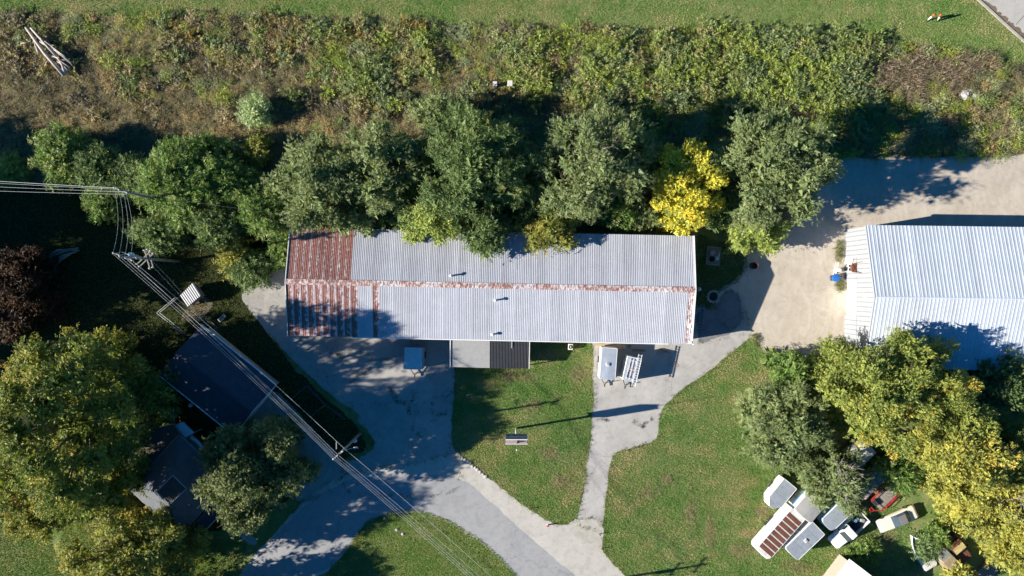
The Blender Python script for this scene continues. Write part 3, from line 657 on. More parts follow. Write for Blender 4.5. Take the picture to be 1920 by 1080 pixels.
# tan seed-headed grass, blown over, at the right end
r3 = np.random.default_rng(9)
p3 = np.stack([r3.uniform(1575, 1870, 650), r3.uniform(98, 190, 650)], 1); p3 = p3[vnoise(p3[:, 0], p3[:, 1], 1 / 34., 61) + .5 * np.exp(-((p3[:, 0] - 1740) / 110) ** 2 - ((p3[:, 1] - 140) / 34) ** 2) > .62]
weeds('tall_dry_grass', p3, np.array([(.36, .29, .20)]) * r3.uniform(.7, 1.2, (len(p3), 1)), r3.uniform(.8, 1.3, len(p3)), 4, 1.0, .5, .06, 9, r3, .3, (.8, .45))

# ---------------------------------------------------------------- mown grass blades
def blades(name, poly_px, per_m2, h, cols, seed, excl=True, w=.075):
    r2 = np.random.default_rng(seed); pw = np.array([tuple(P(*q)[:2]) for q in poly_px])
    x0, y0 = pw.min(0); x1, y1 = pw.max(0); n = int((x1 - x0) * (y1 - y0) * per_m2)
    X = r2.uniform(x0, x1, n); Y = r2.uniform(y0, y1, n); k = inside(X, Y, [tuple(q) for q in pw])
    if excl:
        for s_ in SHEETS: k &= ~inside(X, Y, s_)
    X, Y = X[k], Y[k]; n = len(X)
    a = r2.uniform(0, 2 * PI, n); hh = h * r2.uniform(.6, 1.5, n); ln = r2.uniform(.4, 1.3, n) * hh
    base = np.stack([X, Y, np.full(n, .0)], 1); tip = base + np.stack([np.cos(a) * ln, np.sin(a) * ln, hh], 1)
    b = np.stack([-np.sin(a), np.cos(a), np.zeros(n)], 1) * w * .5
    tri = np.stack([base - b, base + b, tip], 1)
    t = vnoise(X, Y, .16, 31) * .38 + vnoise(X * .12, Y, 1.0, 33) * .14 + vnoise(X, Y, .7, 32) * .30 + r2.random(n) * .18
    C = np.array(cols); f = np.clip((t - .28) / .44, 0, .999) * (len(C) - 1); i = f.astype(int); u = (f - i)[:, None]
    col = (C[i] * (1 - u) + C[np.minimum(i + 1, len(C) - 1)] * u) * r2.uniform(.75, 1.25, (n, 1))
    o = link(name, leaf_mesh(name, tri, col)); o['kind'] = 'stuff'
GC = [(.125, .27, .055), (.17, .30, .07), (.225, .32, .09), (.33, .35, .13), (.48, .41, .22)]
GC2 = [(.14, .26, .045), (.20, .29, .06), (.25, .31, .08), (.34, .33, .12)]
blades('lawn_grass', [(850, 690), (1000, 690), (1000, 645), (1112, 645), (1112, 800), (1095, 940), (1080, 985), (1050, 990), (950, 930), (850, 850)], 190, .09, GC, 1)
blades('lawn_grass', [(1140, 850), (1240, 790), (1260, 745), (1400, 635), (1450, 690), (1400, 780), (1430, 920), (1400, 1060), (1420, 1095), (1180, 1095), (1125, 1030)], 170, .10, GC, 2)
blades('lawn_grass', [(1390, 880), (1500, 880), (1700, 960), (1740, 1095), (1380, 1095)], 150, .11, GC, 3)
blades('island_grass', [(668, 1000), (692, 974), (740, 956), (790, 956), (840, 974), (900, 1010), (940, 1045), (985, 1095), (600, 1095), (630, 1060)], 190, .12, GC2, 4, excl=False)
blades('mown_grass', [(-20, -20), (1860, -20), (1940, 80), (1940, 125), (1800, 100), (1650, 82), (1350, 58), (900, 50), (300, 32), (-20, 28)], 110, .10, GC, 5)
blades('yard_grass', [(-20, 900), (80, 960), (120, 1095), (-20, 1095)], 150, .10, GC2, 6)
blades('yard_grass', [(180, 905), (260, 905), (345, 1000), (470, 1020), (430, 1095), (100, 1095), (120, 960)], 120, .12, GC2, 7)
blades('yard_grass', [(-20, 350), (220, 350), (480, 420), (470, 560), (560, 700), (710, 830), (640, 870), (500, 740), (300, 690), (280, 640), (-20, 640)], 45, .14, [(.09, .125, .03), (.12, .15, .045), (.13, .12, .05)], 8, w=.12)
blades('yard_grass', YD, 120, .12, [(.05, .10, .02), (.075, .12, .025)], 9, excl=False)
r5 = np.random.default_rng(123); wp = []
for cx_, cy_, rx_, ry_, n_ in ((960, 705, 40, 12, 60), (1085, 700, 22, 16, 50), (1030, 850, 22, 16, 45), (1050, 905, 28, 18, 50), (1295, 960, 14, 40, 60), (1215, 925, 26, 14, 40), (1390, 1030, 30, 18, 60), (1250, 900, 16, 12, 30), (1330, 1000, 10, 34, 50), (1000, 760, 20, 14, 30), (1425, 960, 14, 10, 30), (1500, 1062, 40, 14, 60), (1640, 1010, 40, 10, 50)):
    wp.append(np.stack([r5.normal(cx_, rx_ * .5, n_ * 3), r5.normal(cy_, ry_ * .5, n_ * 3)], 1))
wp = np.concatenate(wp); weeds('straw_grass', wp, np.array([(.40, .33, .19)]) * r5.uniform(.7, 1.2, (len(wp), 1)), r5.uniform(.10, .2, len(wp)), 3, .5, .35, .06, 4, r5, 1.2)
# ragged turf and weeds creeping over the edges of the paving
r4 = np.random.default_rng(77); E = []
for s_ in SHEETS[:1] + SHEETS[1:4] + SHEETS[4:6]:
    a = np.array(s_); k = r4.random(len(a)) < .55; E.append(a[k] + r4.normal(0, .12, (k.sum(), 2)))
E = np.concatenate(E); pp = np.stack([E[:, 0] / S(0) + 960, 540 - E[:, 1] / S(0)], 1)
pp = pp[(pp[:, 0] > -20) & (pp[:, 0] < 1940) & (pp[:, 1] > -20) & (pp[:, 1] < 1100)]
weeds('edge_grass', pp, np.array([(.10, .13, .035)]) * r4.uniform(.6, 1.3, (len(pp), 1)), r4.uniform(.15, .55, len(pp)), 3, .5, .3, .08, 6, r4)
# weeds in the cracks of the lot, at the warehouse wall
pc = []
for pl in (([(612, 655), (640, 668), (665, 655), (700, 675), (735, 672)]), ([(655, 715), (680, 700), (700, 690)]), ([(728, 725), (735, 735), (745, 752), (765, 757)]), ([(780, 735), (770, 755), (765, 780)]), ([(812, 752), (812, 790)]), ([(820, 780), (838, 773)]), ([(770, 800), (790, 820)]),
           ([(1112, 782), (1140, 790)]), ([(1185, 790), (1205, 800), (1225, 781)])):
    for (ax, ay), (bx, by) in zip(pl[:-1], pl[1:]):
        for k in range(9): t = r4.random(); pc.append((ax + (bx - ax) * t + r4.normal(0, 1.6), ay + (by - ay) * t + r4.normal(0, 1.6)))
pc = np.array(pc); weeds('crack_weeds', pc, np.tile(np.array([(.08, .09, .035)]), (len(pc), 1)), r4.uniform(.12, .26, len(pc)), 3, .5, .3, .09, 5, r4)
pw = np.concatenate([np.stack([r4.normal(1573, 3, 50), r4.uniform(452, 492, 50)], 1), np.stack([r4.normal(1574, 4, 40), r4.uniform(524, 545, 40)], 1), np.stack([r4.normal(1417, 3, 25), r4.uniform(628, 650, 25)], 1)])
weeds('wall_weeds', pw, np.array([(.17, .19, .07)]) * r4.uniform(.7, 1.3, (len(pw), 1)), r4.uniform(.3, .7, len(pw)), 4, .5, .3, .08, 8, r4)

# ---------------------------------------------------------------- long metal shed
def ribbed(W, Lr, n, rib, hgt, fold=.03):
    """one roof sheet, lying along +y from 0 to Lr, x 0..W, n ribs"""
    prof = []
    p = W / n
    for i in range(n):
        x0 = i * p + p * .5
        prof += [(x0 - rib, 0), (x0 - rib * .5, hgt), (x0 + rib * .5, hgt), (x0 + rib, 0)]
    prof = [(0, fold * .4)] + prof + [(W + .03, fold * .35)]
    vs_ = [(x, 0, z) for x, z in prof] + [(x, Lr, z) for x, z in prof]; m = len(prof)
    return MB().add(vs_, [(i, i + 1, m + i + 1, m + i) for i in range(m - 1)])
def sheet_obj(me, root, x, y, z, rx, flip=False):
    o = bpy.data.objects.new('roof_sheet', me); COL.objects.link(o); o.parent = root
    o.location = (x, y, z); o.rotation_euler = (rx, 0, 0); return o
EH, RH = 3.95, 5.35
a0 = (P(540, 628, EH) + P(545, 428, EH)) / 2; a1 = (P(1298, 646, EH) + P(1299, 441, EH)) / 2
ctr = (a0 + a1) / 2; rot = math.atan2(a1.y - a0.y, a1.x - a0.x); HL = (a1 - a0).length / 2
HWd = ((P(1298, 646, EH) - P(1299, 441, EH)).length + (P(540, 628, EH) - P(545, 428, EH)).length) / 4
shed = thing('metal_shed', 'long metal shed with a ribbed grey roof, rusty at its left end', 'shed', (ctr.x, ctr.y, 0), rot)
NS = 57; SW = 2 * HL / NS; SLl = math.hypot(HWd, RH - EH); pitch = math.atan2(RH - EH, HWd)
base_sheet = ribbed(SW, SLl, 4, .045, .024)
sm = {k: mesh_of(base_sheet, 'roof_sheet', m) for k, m in (('g', M_GALV), ('r', M_RUSTY), ('n', M_RUST_N), ('l', M_RUST_L))}
for i in range(NS):
    x = -HL + i * SW; dz = .006 * (i % 2)
    kind = 'r' if i < 10 or i == 12 else 'g'
    if i == 56: kind = 'l'
    o = sheet_obj(sm[kind], shed, x, -HWd, EH + dz, pitch)
    if kind != 'g': o['label'] = 'rusty roof sheet'
    kind = 'n' if i < 9 else 'g'
    o = bpy.data.objects.new('roof_sheet', sm[kind]); COL.objects.link(o); o.parent = shed
    o.location = (x + SW, HWd, EH + dz); o.rotation_euler = (pitch, 0, PI); 
    if kind != 'g': o['label'] = 'rust covered roof sheet'
# ridge caps
npc = 18; cl = 2 * HL / npc
mb = MB(); 
for sgn in (1, -1):
    mb.add([(0, 0, .0), (cl - .02, 0, .0), (cl - .02, sgn * .36, -.06), (0, sgn * .36, -.06)], [(0, 1, 2, 3) if sgn > 0 else (3, 2, 1, 0)])
mcap = mesh_of(mb, 'ridge_cap', M_CAP); mcapr = mesh_of(mb, 'ridge_cap', M_CAPR)
for i in range(npc):
    o = link('ridge_cap', mcapr if i in (1, 2, 3, 5, 7, 9, 11, 13, 14, 17, 0) else mcap, shed, (-HL + i * cl, 0, RH + .075 + .004 * (i % 2)))
    if i in (1, 2, 5, 7, 14): o['label'] = 'rust stained ridge cap'
# walls with ribs, doors
mb = MB(); w = HWd - .12; l = HL - .12
mb.add([(-l, -w, 0), (l, -w, 0), (l, -w, EH - .05), (-l, -w, EH - .05)], [(0, 1, 2, 3)])
mb.add([(-l, w, 0), (l, w, 0), (l, w, EH - .05), (-l, w, EH - .05)], [(3, 2, 1, 0)])
for s_ in (1, -1):
    mb.add([(s_ * l, -w, 0), (s_ * l, w, 0), (s_ * l, w, EH - .05), (s_ * l, 0, RH - .06), (s_ * l, -w, EH - .05)], [(0, 1, 2, 3, 4) if s_ > 0 else (4, 3, 2, 1, 0)])
part('wall', mb, M_WWALL, shed)
mb = MB()
for k in range(int(2 * l / .45)):
    x = -l + .2 + k * .45; mb.box(x, -w - .02, 0, .05, .04, EH - .08); mb.box(x, w + .02, 0, .05, .04, EH - .08)
o = part('wall_rib', mb, M_WWALL, shed); o['kind'] = 'stuff'
for x in (-20.5, -15.5, -10.6):
    mb = MB(); mb.box(x, -w - .05, 0, 3.4, .05, 2.9); d = part('roll_up_door', mb, M_DOOR, shed)
mb = MB(); mb.box(17.5, -w - .05, 0, 3.4, .05, 2.9); part('roll_up_door', mb, M_DOOR, shed)
mb = MB(); mb.box(4.2, -w - .05, 0, 1.0, .05, 2.1); part('door', mb, M_WHITE, shed)
mb = MB(); mb.beam((-HL + .4 + 8, -HWd - .08, EH - .04), (HL - 3.0, -HWd - .08, EH - .04), .13, .12); part('gutter', mb, M_WHITE, shed)
for s_ in (1, -1):
    mb = MB(); x = HL + .05
    mb.beam((x, 0, RH + .03), (x, s_ * HWd, EH + .03), .10, .22); part('rake_trim', mb, M_WHITE, shed)
    mb = MB(); mb.beam((-x, 0, RH + .03), (-x, s_ * HWd, EH + .03), .10, .18); part('rake_trim', mb, M_OLDWHITE, shed)
def to_local(p, root_loc, r): 
    d = p - Vector(root_loc); c, s_ = math.cos(-r), math.sin(-r); return Vector((d.x * c - d.y * s_, d.x * s_ + d.y * c, p.z))
for (px, py, hh) in ((846, 517, .62), (929, 563, .62), (923, 628, .42)):
    q = to_local(P(px, py, RH), (ctr.x, ctr.y, 0), rot); z = RH - abs(q.y) * math.tan(pitch)
    mb = MB(); mb.lathe(q.x, q.y, [(.14, z - .05), (.12, z + .1), (.11, z + hh), (.22, z + hh), (.20, z + hh + .1), (.05, z + hh + .2)], 10)
    part('roof_vent', mb, M_WHITE, shed, smooth=True)
q = to_local(P(1292, 608, 4.3), (ctr.x, ctr.y, 0), rot); mb = MB(); mb.box(q.x, q.y, 4.32, .45, 1.0, .16); part('roof_box', mb, M_WHITE, shed)
q = to_local(P(1294, 642, 4.0), (ctr.x, ctr.y, 0), rot); mb = MB(); mb.box(q.x, q.y, 4.02, .35, .35, .2); mb.beam((q.x, q.y, 4.1), (q.x + .45, q.y - .3, 4.15), .12); part('corner_camera', mb, M_WHITE, shed)  # white corner camera on a short arm
# porch roofs on the near side
def loc_px(px, py, h): return to_local(P(px, py, h), (ctr.x, ctr.y, 0), rot)
A = loc_px(845, 641, 3.55); B = loc_px(918, 642, 3.55); C_ = loc_px(918, 690, 2.25); D = loc_px(845, 688, 2.25)
A.y = B.y = -HWd + .02; A.z = B.z = 3.45
mb = MB(); mb.slab([D, C_, B, A], .12); pr = part('porch_roof', mb, M_SHING, shed, 'flat grey shingled porch roof')
mb = MB(); mb.beam(D + Vector((-.06, 0, .02)), A + Vector((-.06, 0, .02)), .12, .2); part('fascia', mb, M_OLDWHITE, pr)
for q in (D, D.lerp(C_, .5), C_):
    mb = MB(); mb.box(q.x, q.y + .2, 0, .12, .12, q.z - .12); part('post', mb, M_OLDWHITE, pr)
E0 = loc_px(918, 642, 3.5); F0 = loc_px(992, 643, 3.5); G = loc_px(991, 691, 2.25); Hh = loc_px(918, 690, 2.25)
E0.y = F0.y = -HWd + .02; E0.z = F0.z = 3.42; E0.x += .03; Hh.x += .03
mb = MB(); mb.slab([Hh, G, F0, E0], .08); pr = part('porch_roof', mb, M_BLACKR, shed, 'black ribbed porch roof')
nr = 26
for k in range(nr + 1):
    t = k / nr; mb = MB(); mb.beam(Hh.lerp(G, t) + Vector((0, 0, .02)), E0.lerp(F0, t) + Vector((0, 0, .02)), .06, .06); part('roof_rib', mb, plain('grey_black_rib', (.10, .105, .115), .6), pr)
mb = MB(); mb.beam(G + Vector((.07, 0, .02)), F0 + Vector((.07, 0, .02)), .10, .16); part('fascia', mb, M_OLDWHITE, pr)
mb = MB(); m_ = E0.lerp(F0, .56); mb.beam(m_ + Vector((0, -.05, .08)), m_ + Vector((0, -1.1, -.25)), .16, .14); part('flue', mb, M_STEEL, pr)
for q in (G, Hh.lerp(G, .5)):
    mb = MB(); mb.box(q.x - .1, q.y + .2, 0, .12, .12, q.z - .1); part('post', mb, M_OLDWHITE, pr)
# satellite dish and its bracket arm at the gable end
mb = MB(); q = to_local(P(1306, 542, 5.0), (ctr.x, ctr.y, 0), rot); mb.beam((HL, q.y, 4.9), (HL + .55, q.y, 4.9), .06); part('side_arm', mb, M_STEEL, shed)
mb = MB(); mb.lathe(HL + .6, q.y, [(.05, 4.8), (.28, 4.9), (.24, 4.98), (.08, 5.05)], 12); part('satellite_dish', mb, M_STEEL, shed, smooth=True)
# service mast at the far left corner
mast = thing('service_mast', 'white service mast at the rusty corner of the shed beside the trees', 'mast', g0(546, 404, 4.6))
mb = MB(); mb.tube([(0, 0, 0), (0, 0, 5.6)], .06, 8); part('pipe', mb, M_WHITE, mast); mb = MB(); mb.tube([(0, 0, 5.6), (-.2, .15, 5.85), (-.5, .1, 5.7)], .07, 8); part('weather_head', mb, M_WHITE, mast)

# ---------------------------------------------------------------- white warehouse
WE, WR = 5.5, 7.95
nwb = P(1619, 423, WE); rdg = P(1638, 557, WR); wr = -math.radians(.75)
wx = g0(1581, 432, 0).x + .25; hw = 9.05; wcy = rdg.y; WL = 50.0
wh = thing('warehouse', 'white ribbed metal warehouse at the right edge beside the gravel yard', 'warehouse', (wx, wcy, 0), wr)
n = 52; sw = WL / n; sl_ = math.hypot(hw + .15, WR - WE); pit = math.atan2(WR - WE, hw + .15)
me = mesh_of(ribbed(sw, sl_, 2, .12, .030), 'roof_sheet', M_WROOF)
for i in range(n):
    x = -.1 + i * sw; dz = .006 * (i % 2)
    sheet_obj(me, wh, x, -hw - .15, WE + dz, pit)
    o = bpy.data.objects.new('roof_sheet', me); COL.objects.link(o); o.parent = wh
    o.location = (x + sw, hw + .15, WE + dz); o.rotation_euler = (pit, 0, PI)
mb = MB()
for sgn in (1, -1): mb.add([(-.1, 0, WR + .045), (WL, 0, WR + .045), (WL, sgn * .10, WR + .015), (-.1, sgn * .10, WR + .015)], [(0, 1, 2, 3) if sgn > 0 else (3, 2, 1, 0)])
part('ridge_cap', mb, M_WROOF, wh)
# gable wall with door opening; local y runs -hw..hw ; wall plane x = 0
def wl(px, py, h): return to_local(P(px, py, h), (wx, wcy, 0), wr)
dy0 = wl(1585, 591, 0).y; dy1 = wl(1585, 524, 0).y; dh = 3.15
def zr(y): return WE - .05 + (WR - WE) * (1 - abs(y) / hw)
mb = MB()
mb.add([(0, -hw, 0), (0, dy0, 0), (0, dy0, dh), (0, dy0, zr(dy0)), (0, -hw, zr(hw))], [(4, 3, 2, 1, 0)])
mb.add([(0, dy1, 0), (0, hw, 0), (0, hw, zr(hw)), (0, dy1, zr(dy1)), (0, dy1, dh)], [(4, 3, 2, 1, 0)])
ym = [dy0] + ([0] if dy0 < 0 < dy1 else []) + [dy1]
mb.add([(0, dy0, dh), (0, dy1, dh)] + [(0, y_, zr(y_)) for y_ in reversed(ym)], [tuple(range(1 + len(ym), -1, -1))])
for a_, b_ in ((hw, 1), (-hw, -1)):
    mb.add([(0, a_, 0), (WL, a_, 0), (WL, a_, WE), (0, a_, WE)], [(0, 1, 2, 3) if b_ < 0 else (3, 2, 1, 0)])
mb.add([(0, dy0, 0), (.3, dy0, 0), (.3, dy0, dh), (0, dy0, dh)], [(0, 1, 2, 3)]); mb.add([(0, dy1, 0), (.3, dy1, 0), (.3, dy1, dh), (0, dy1, dh)], [(3, 2, 1, 0)])
mb.add([(0, dy0, dh), (0, dy1, dh), (.3, dy1, dh), (.3, dy0, dh)], [(0, 1, 2, 3)])
part('wall', mb, M_WWALL, wh)
me = None
for k in range(int(2 * hw / .62)):
    y_ = -hw + .3 + k * .62; z0 = dh + .1 if dy0 - .05 < y_ < dy1 + .05 else 0
    mb = MB(); mb.box(-.02, y_, z0, .05, .09, zr(y_) - z0 - .05); part('wall_rib', mb, M_WRIB, wh)
mb = MB(); nps = 5
for k in range(nps):
    mb = MB(); mb.box(.28, (dy0 + dy1) / 2, k * dh / nps + .01, .06, dy1 - dy0 - .02, dh / nps - .02); part('door_panel', mb, M_WHITE, wh)
mb = MB(); mb.box(-.03, (dy0 + dy1) / 2 - 1.4, dh + .0, .05, (dy1 - dy0) + 3.6, .07); part('door_track', mb, M_STEEL, wh)
mb = MB()
for s_ in (1, -1): mb.beam((-.14, 0, WR - .10), (-.14, s_ * (hw + .15), WE - .10), .07, .24)
part('rake_trim', mb, M_WWALL, wh)
y_ = wl(1588, 502, .9).y
mb = MB(); mb.box(-.05, y_, .9, .08, 1.0, .09); mb.box(-.05, y_, 1.75, .08, 1.0, .09)
for k in (-.5, 0, .5): mb.box(-.05, y_ + k * .95, .9, .08, .08, .9)
wf = part('window_frame', mb, M_WHITE, wh); mb = MB(); mb.box(-.03, y_, .95, .03, .95, .8); part('window_pane', mb, glass_mat(), wf)
mb = MB(); mb.box(-.08, wl(1585, 489, .6).y, .1, .1, .9, 1.9); part('side_door', mb, M_WHITE, wh)
# rusty bracketed hood
y_ = wl(1606, 502, 3.3).y; mb = MB(); mb.box(-.35, y_, 3.1, .7, 1.0, .06); mb.box(-.35, y_, 2.7, .66, .9, .4)
hd = part('exhaust_hood', mb, M_RUSTP, wh, 'rusty brown square hood with bracing')
mb = MB()
for s_ in (1, -1):
    mb.beam((-.72, y_ + s_ * .55, 3.2), (0, y_ + s_ * .75, 4.6), .06); mb.beam((-.72, y_ + s_ * .55, 3.2), (0, y_ + s_ * .55, 3.2), .07)
mb.beam((-.7, y_ - .5, 3.2), (-.02, y_ + .5, 3.2), .05); mb.beam((-.7, y_ + .5, 3.2), (-.02, y_ - .5, 3.2), .05); mb.beam((-.7, y_ + .5, 3.2), (-.4, y_ + 1.3, 3.2), .05)
part('bracket', mb, M_RUSTP, hd)
y_ = wl(1628, 556, 5.8).y; mb = MB(); mb.box(-.14, y_, 5.3, .25, .9, .35); mb.beam((-.1, y_ + .6, 5.8), (-.1, y_ + .75, 6.2), .1); part('wall_lamp', mb, M_CREAM, wh)
# things at the warehouse wall
def drum(px, py, r, h, mat, label, name='barrel', inner=None):
    t = thing(name, label, 'barrel', g0(px, py, h)); mb = MB()
    mb.lathe(0, 0, [(r * .96, 0), (r, .04), (r * .98, h * .33), (r * 1.03, h * .35), (r * .98, h * .37), (r * .98, h * .65), (r * 1.03, h * .67), (r * .98, h * .69), (r, h), (r * .9, h), (r * .88, h - (.6 * h if inner else .03)), (.02, h - (.6 * h if inner else .03))], 16)
    part('body', mb, mat, t, smooth=True)
    if inner:
        mb = MB(); mb.lathe(0, 0, [(r * .86, h * .3), (r * .8, h * .46), (.02, h * .5)], 12); part('ash', mb, inner, t)
    else:
        mb = MB(); mb.lathe(r * .5, 0, [(.05, h - .03), (.05, h + .02), (.01, h + .02)], 8); part('cap', mb, M_WHITE, t)
    return t
t = thing('dumpster_cart', 'blue plastic tub on its cart beside the warehouse wall', 'tub', g0(1567, 521, .8), .1)
mb = MB(); mb.lathe(0, 0, [(.42, .25), (.5, .9), (.54, .92), (.54, .98), (.5, 1.0), (.02, 1.04)], 14); part('tub', mb, M_BLUE, t, smooth=True)
mb = MB(); mb.beam((.3, 0, .3), (1.1, .2, .9), .06); mb.box(0, 0, .06, .8, .7, .18); part('cart', mb, M_DARK, t)
def ladder(label, p0, p1, w, mat, n=12, name='ladder', grp=None):
    base = Vector((p0.x, p0.y, 0)); t = thing(name, label, 'ladder', base, 0, grp); a = p0 - base; b = p1 - base
    d = (b - a).normalized(); u = d.cross(Vector((0, 0, 1))).normalized() * w / 2
    for s_ in (1, -1): mb = MB(); mb.beam(a + u * s_, b + u * s_, .05, .09); part('rail', mb, mat, t)
    for k in range(n):
        c = a.lerp(b, (k + .5) / n); mb = MB(); mb.beam(c - u, c + u, .05); part('rung', mb, mat, t)
    return t
ladder('white ladder leaning on the warehouse wall by the blue tub', P(1565, 514, .05), P(1570, 492, 1.6), .35, M_WHITE, 7)
single('water_heater', MB().lathe(0, 0, [(.2, 0), (.22, .1), (.22, 1.1), (.15, 1.2), (.05, 1.22)], 10), M_CREAM, 'small cream tank by the warehouse wall above the blue tub', 'tank', g0(1575, 506, 1), smooth=True)
single('gas_cylinder', MB().lathe(0, 0, [(.12, 0), (.14, .1), (.14, .75), (.06, .85), (.05, .95)], 10), M_STEEL, 'slim grey gas cylinder beside the cream tank at the warehouse wall', 'cylinder', g0(1579, 508, .8), smooth=True)

# ---------------------------------------------------------------- trailers and vehicles
def wheel(parent, x, y, r=.34, w=.22):
    mb = MB(); n = 14
    ring = [(r * .62, -w / 2), (r * .95, -w / 2), (r, -w / 4), (r, w / 4), (r * .95, w / 2), (r * .62, w / 2)]
    vs_ = [(x + q * math.cos(2 * PI * k / n), y + yy, r + q * math.sin(2 * PI * k / n)) for q, yy in ring for k in range(n)]
    m = len(ring); mb.add(vs_, [(i * n + k, ((i + 1) % m) * n + k, ((i + 1) % m) * n + (k + 1) % n, i * n + (k + 1) % n) for i in range(m) for k in range(n)])
    o = part('wheel', mb, M_TYRE, parent, smooth=True)
    mb = MB(); vs_ = [(x + r * .62 * math.cos(2 * PI * k / n), y + s_ * w * .3, r + r * .62 * math.sin(2 * PI * k / n)) for s_ in (-1, 1) for k in range(n)]
    mb.add(vs_, [tuple(range(n)), tuple(range(2 * n - 1, n - 1, -1))] + [(k, (k + 1) % n, n + (k + 1) % n, n + k) for k in range(n)]); part('rim', mb, M_STEEL, o)
def box_trailer(label, px, py, L, W, Ht, yaw, wall, roof, nose=.0, vnose=False, axles=1, tongue=True, vent=None, grp='trailers parked around the yard', name='box_trailer', trim=None, cat='trailer', seams=0, round_roof=.0):
    """px,py: middle of the roof; +x local is the rear"""
    t = thing(name, label, cat, g0(px, py, Ht), yaw, grp); fl = .42
    x0, x1 = -L / 2, L / 2
    if vnose: poly = [(x0, -W * .5 * .28), (x0 + nose, -W / 2), (x1, -W / 2), (x1, W / 2), (x0 + nose, W / 2), (x0, W * .5 * .28)]
    else: poly = [(x0, -W / 2 + .15), (x0 + .12, -W / 2), (x1, -W / 2), (x1, W / 2), (x0 + .12, W / 2), (x0, W / 2 - .15)]
    if nose and not vnose:
        poly = [(x0 + nose * (1 - math.cos(a)), W / 2 * math.sin(a)) for a in [(-PI / 2) + PI * k / 8 for k in range(9)]]
        poly = [(x0 + nose * (1 - math.cos(a)), W / 2 * math.copysign(abs(math.sin(a)) ** .45, math.sin(a))) for a in [PI / 2 - PI * k / 10 for k in range(11)]]
        poly += [(x1, -W / 2), (x1, W / 2)]
        poly = poly[::1]; poly.reverse()
    mb = MB(); mb.prism(poly if not (nose and not vnose) else poly, fl, Ht - .03); part('body', mb, wall, t, bevel=.03)
    c0 = sum(p[0] for p in poly) / len(poly)
    ins = [((p[0] - 0) * .965, p[1] * .93) for p in poly]
    mb = MB(); n_ = len(ins)
    vs_ = [(p[0], p[1], Ht - .03) for p in poly] + [(p[0], p[1], Ht + .03 + round_roof * (1 - (abs(p[1]) / (W / 2)) ** 2)) for p in ins] + [(0, 0, Ht + .03 + round_roof)]
    fs = [(i, (i + 1) % n_, n_ + (i + 1) % n_, n_ + i) for i in range(n_)] + [(n_ + i, n_ + (i + 1) % n_, 2 * n_) for i in range(n_)]
    mb.add(vs_, fs); rf = part('roof', mb, roof, t)
    for s_ in (1, -1): mb = MB(); mb.beam((x0 + max(nose, .15), s_ * (W / 2 - .03), Ht + .01), (x1, s_ * (W / 2 - .03), Ht + .01), .07, .07); part('edge_trim', mb, trim or M_WHITE, t)
    mb = MB(); mb.beam((x1 - .03, -W / 2, Ht + .01), (x1 - .03, W / 2, Ht + .01), .07, .07); part('edge_trim', mb, trim or M_WHITE, t)
    for k in range(seams):
        mb = MB(); x = x0 + nose + (L - nose) * (k + 1) / (seams + 1); mb.box(x, 0, Ht + .03 + round_roof * .4, .035, W * .9, .02); part('roof_seam', mb, roof, rf)
    for k in range(axles):
        for s_ in (1, -1): wheel(t, .35 + (k - (axles - 1) / 2) * .8, s_ * (W / 2 - .1))
    for s_ in (1, -1):
        mb = MB(); mb.box(.35, s_ * (W / 2 + .09), .62, .9 + .8 * (axles - 1), .22, .06); part('fender', mb, M_DARK, t)
    for k_ in (-.28, .12):
        mb = MB(); mb.box(L * k_, W / 2 + .012, fl + .1, .03, .02, Ht - fl - .25); part('wall_seam', mb, M_DARK, t)
    mb = MB(); mb.box(x1 + .01, 0, fl + .05, .04, W * .86, Ht - fl - .2); part('rear_door', mb, wall, t)
    if tongue:
        mb = MB()
        for s_ in (1, -1): mb.beam((x0 + .15, s_ * W * .33, fl), (x0 - 1.0, 0, fl), .09, .1)
        mb.box(x0 - 1.1, 0, fl - .05, .3, .14, .14); part('tongue', mb, M_DARK, t)
        mb = MB(); mb.tube([(x0 - .75, 0, .0), (x0 - .75, 0, .95)], .05, 8); mb.beam((x0 - .75, 0, .92), (x0 - .75, .25, .92), .04); part('jack', mb, M_STEEL, t)
    if vent:
        mb = MB(); mb.box(vent[0], vent[1], Ht + .02 + round_roof, .42, .42, .14); vv = part('roof_vent', mb, M_WHITE, t, bevel=.02)
        mb = MB(); mb.box(vent[0] + .02, vent[1] + .03, Ht + .165 + round_roof, .26, .26, .03); part('vent_lid', mb, plain('faded_pink_plastic', (.5, .36, .33)), vv)
    return t
M_TRAIL = plain('trailer_white', (.76, .76, .74), .45, 0, .14, 1.6, dirt=(.55, .54, .50))
M_TROOF = plain('weathered_trailer_roof', (.34, .38, .42), .55, .1, .28, 1.8, dirt=(.22, .24, .26))
sH = S(2.4)
t1 = box_trailer('white box trailer with pale metal roof and one square vent, left of the ladder trailer', 1141, 682, 60 * sH, 29.5 * sH, 2.45, ang(1139, 711, 1143.5, 652), M_TRAIL, M_ALU, .12, False, 1, True, (-.1, 0.1), seams=3, round_roof=.05)
t2 = box_trailer('short white trailer with a rust spotted roof under a ladder beside the shed', 1185, 693, 46 * sH, 27 * sH, 2.35, ang(1175, 714, 1185, 671), M_TRAIL, M_ALU, .18, False, 1, True, None, seams=2)
for (lx, ly) in ((.55, -.25), (-.15, .25), (-.25, -.35), (-.95, -.1), (.65, .35), (-.9, .5)):
    n = 9; mb = MB(); mb.prism([(lx + random.uniform(.10, .24) * math.cos(2 * PI * k / n), ly + random.uniform(.10, .22) * math.sin(2 * PI * k / n)) for k in range(n)], 2.385, 2.392); part('rust_patch', mb, M_STAIN, t2)
mb = MB()
for y_ in (.42, .0): mb.beam((-1.4, y_ + .1, 2.49), (1.4, y_ + .1, 2.49), .05)
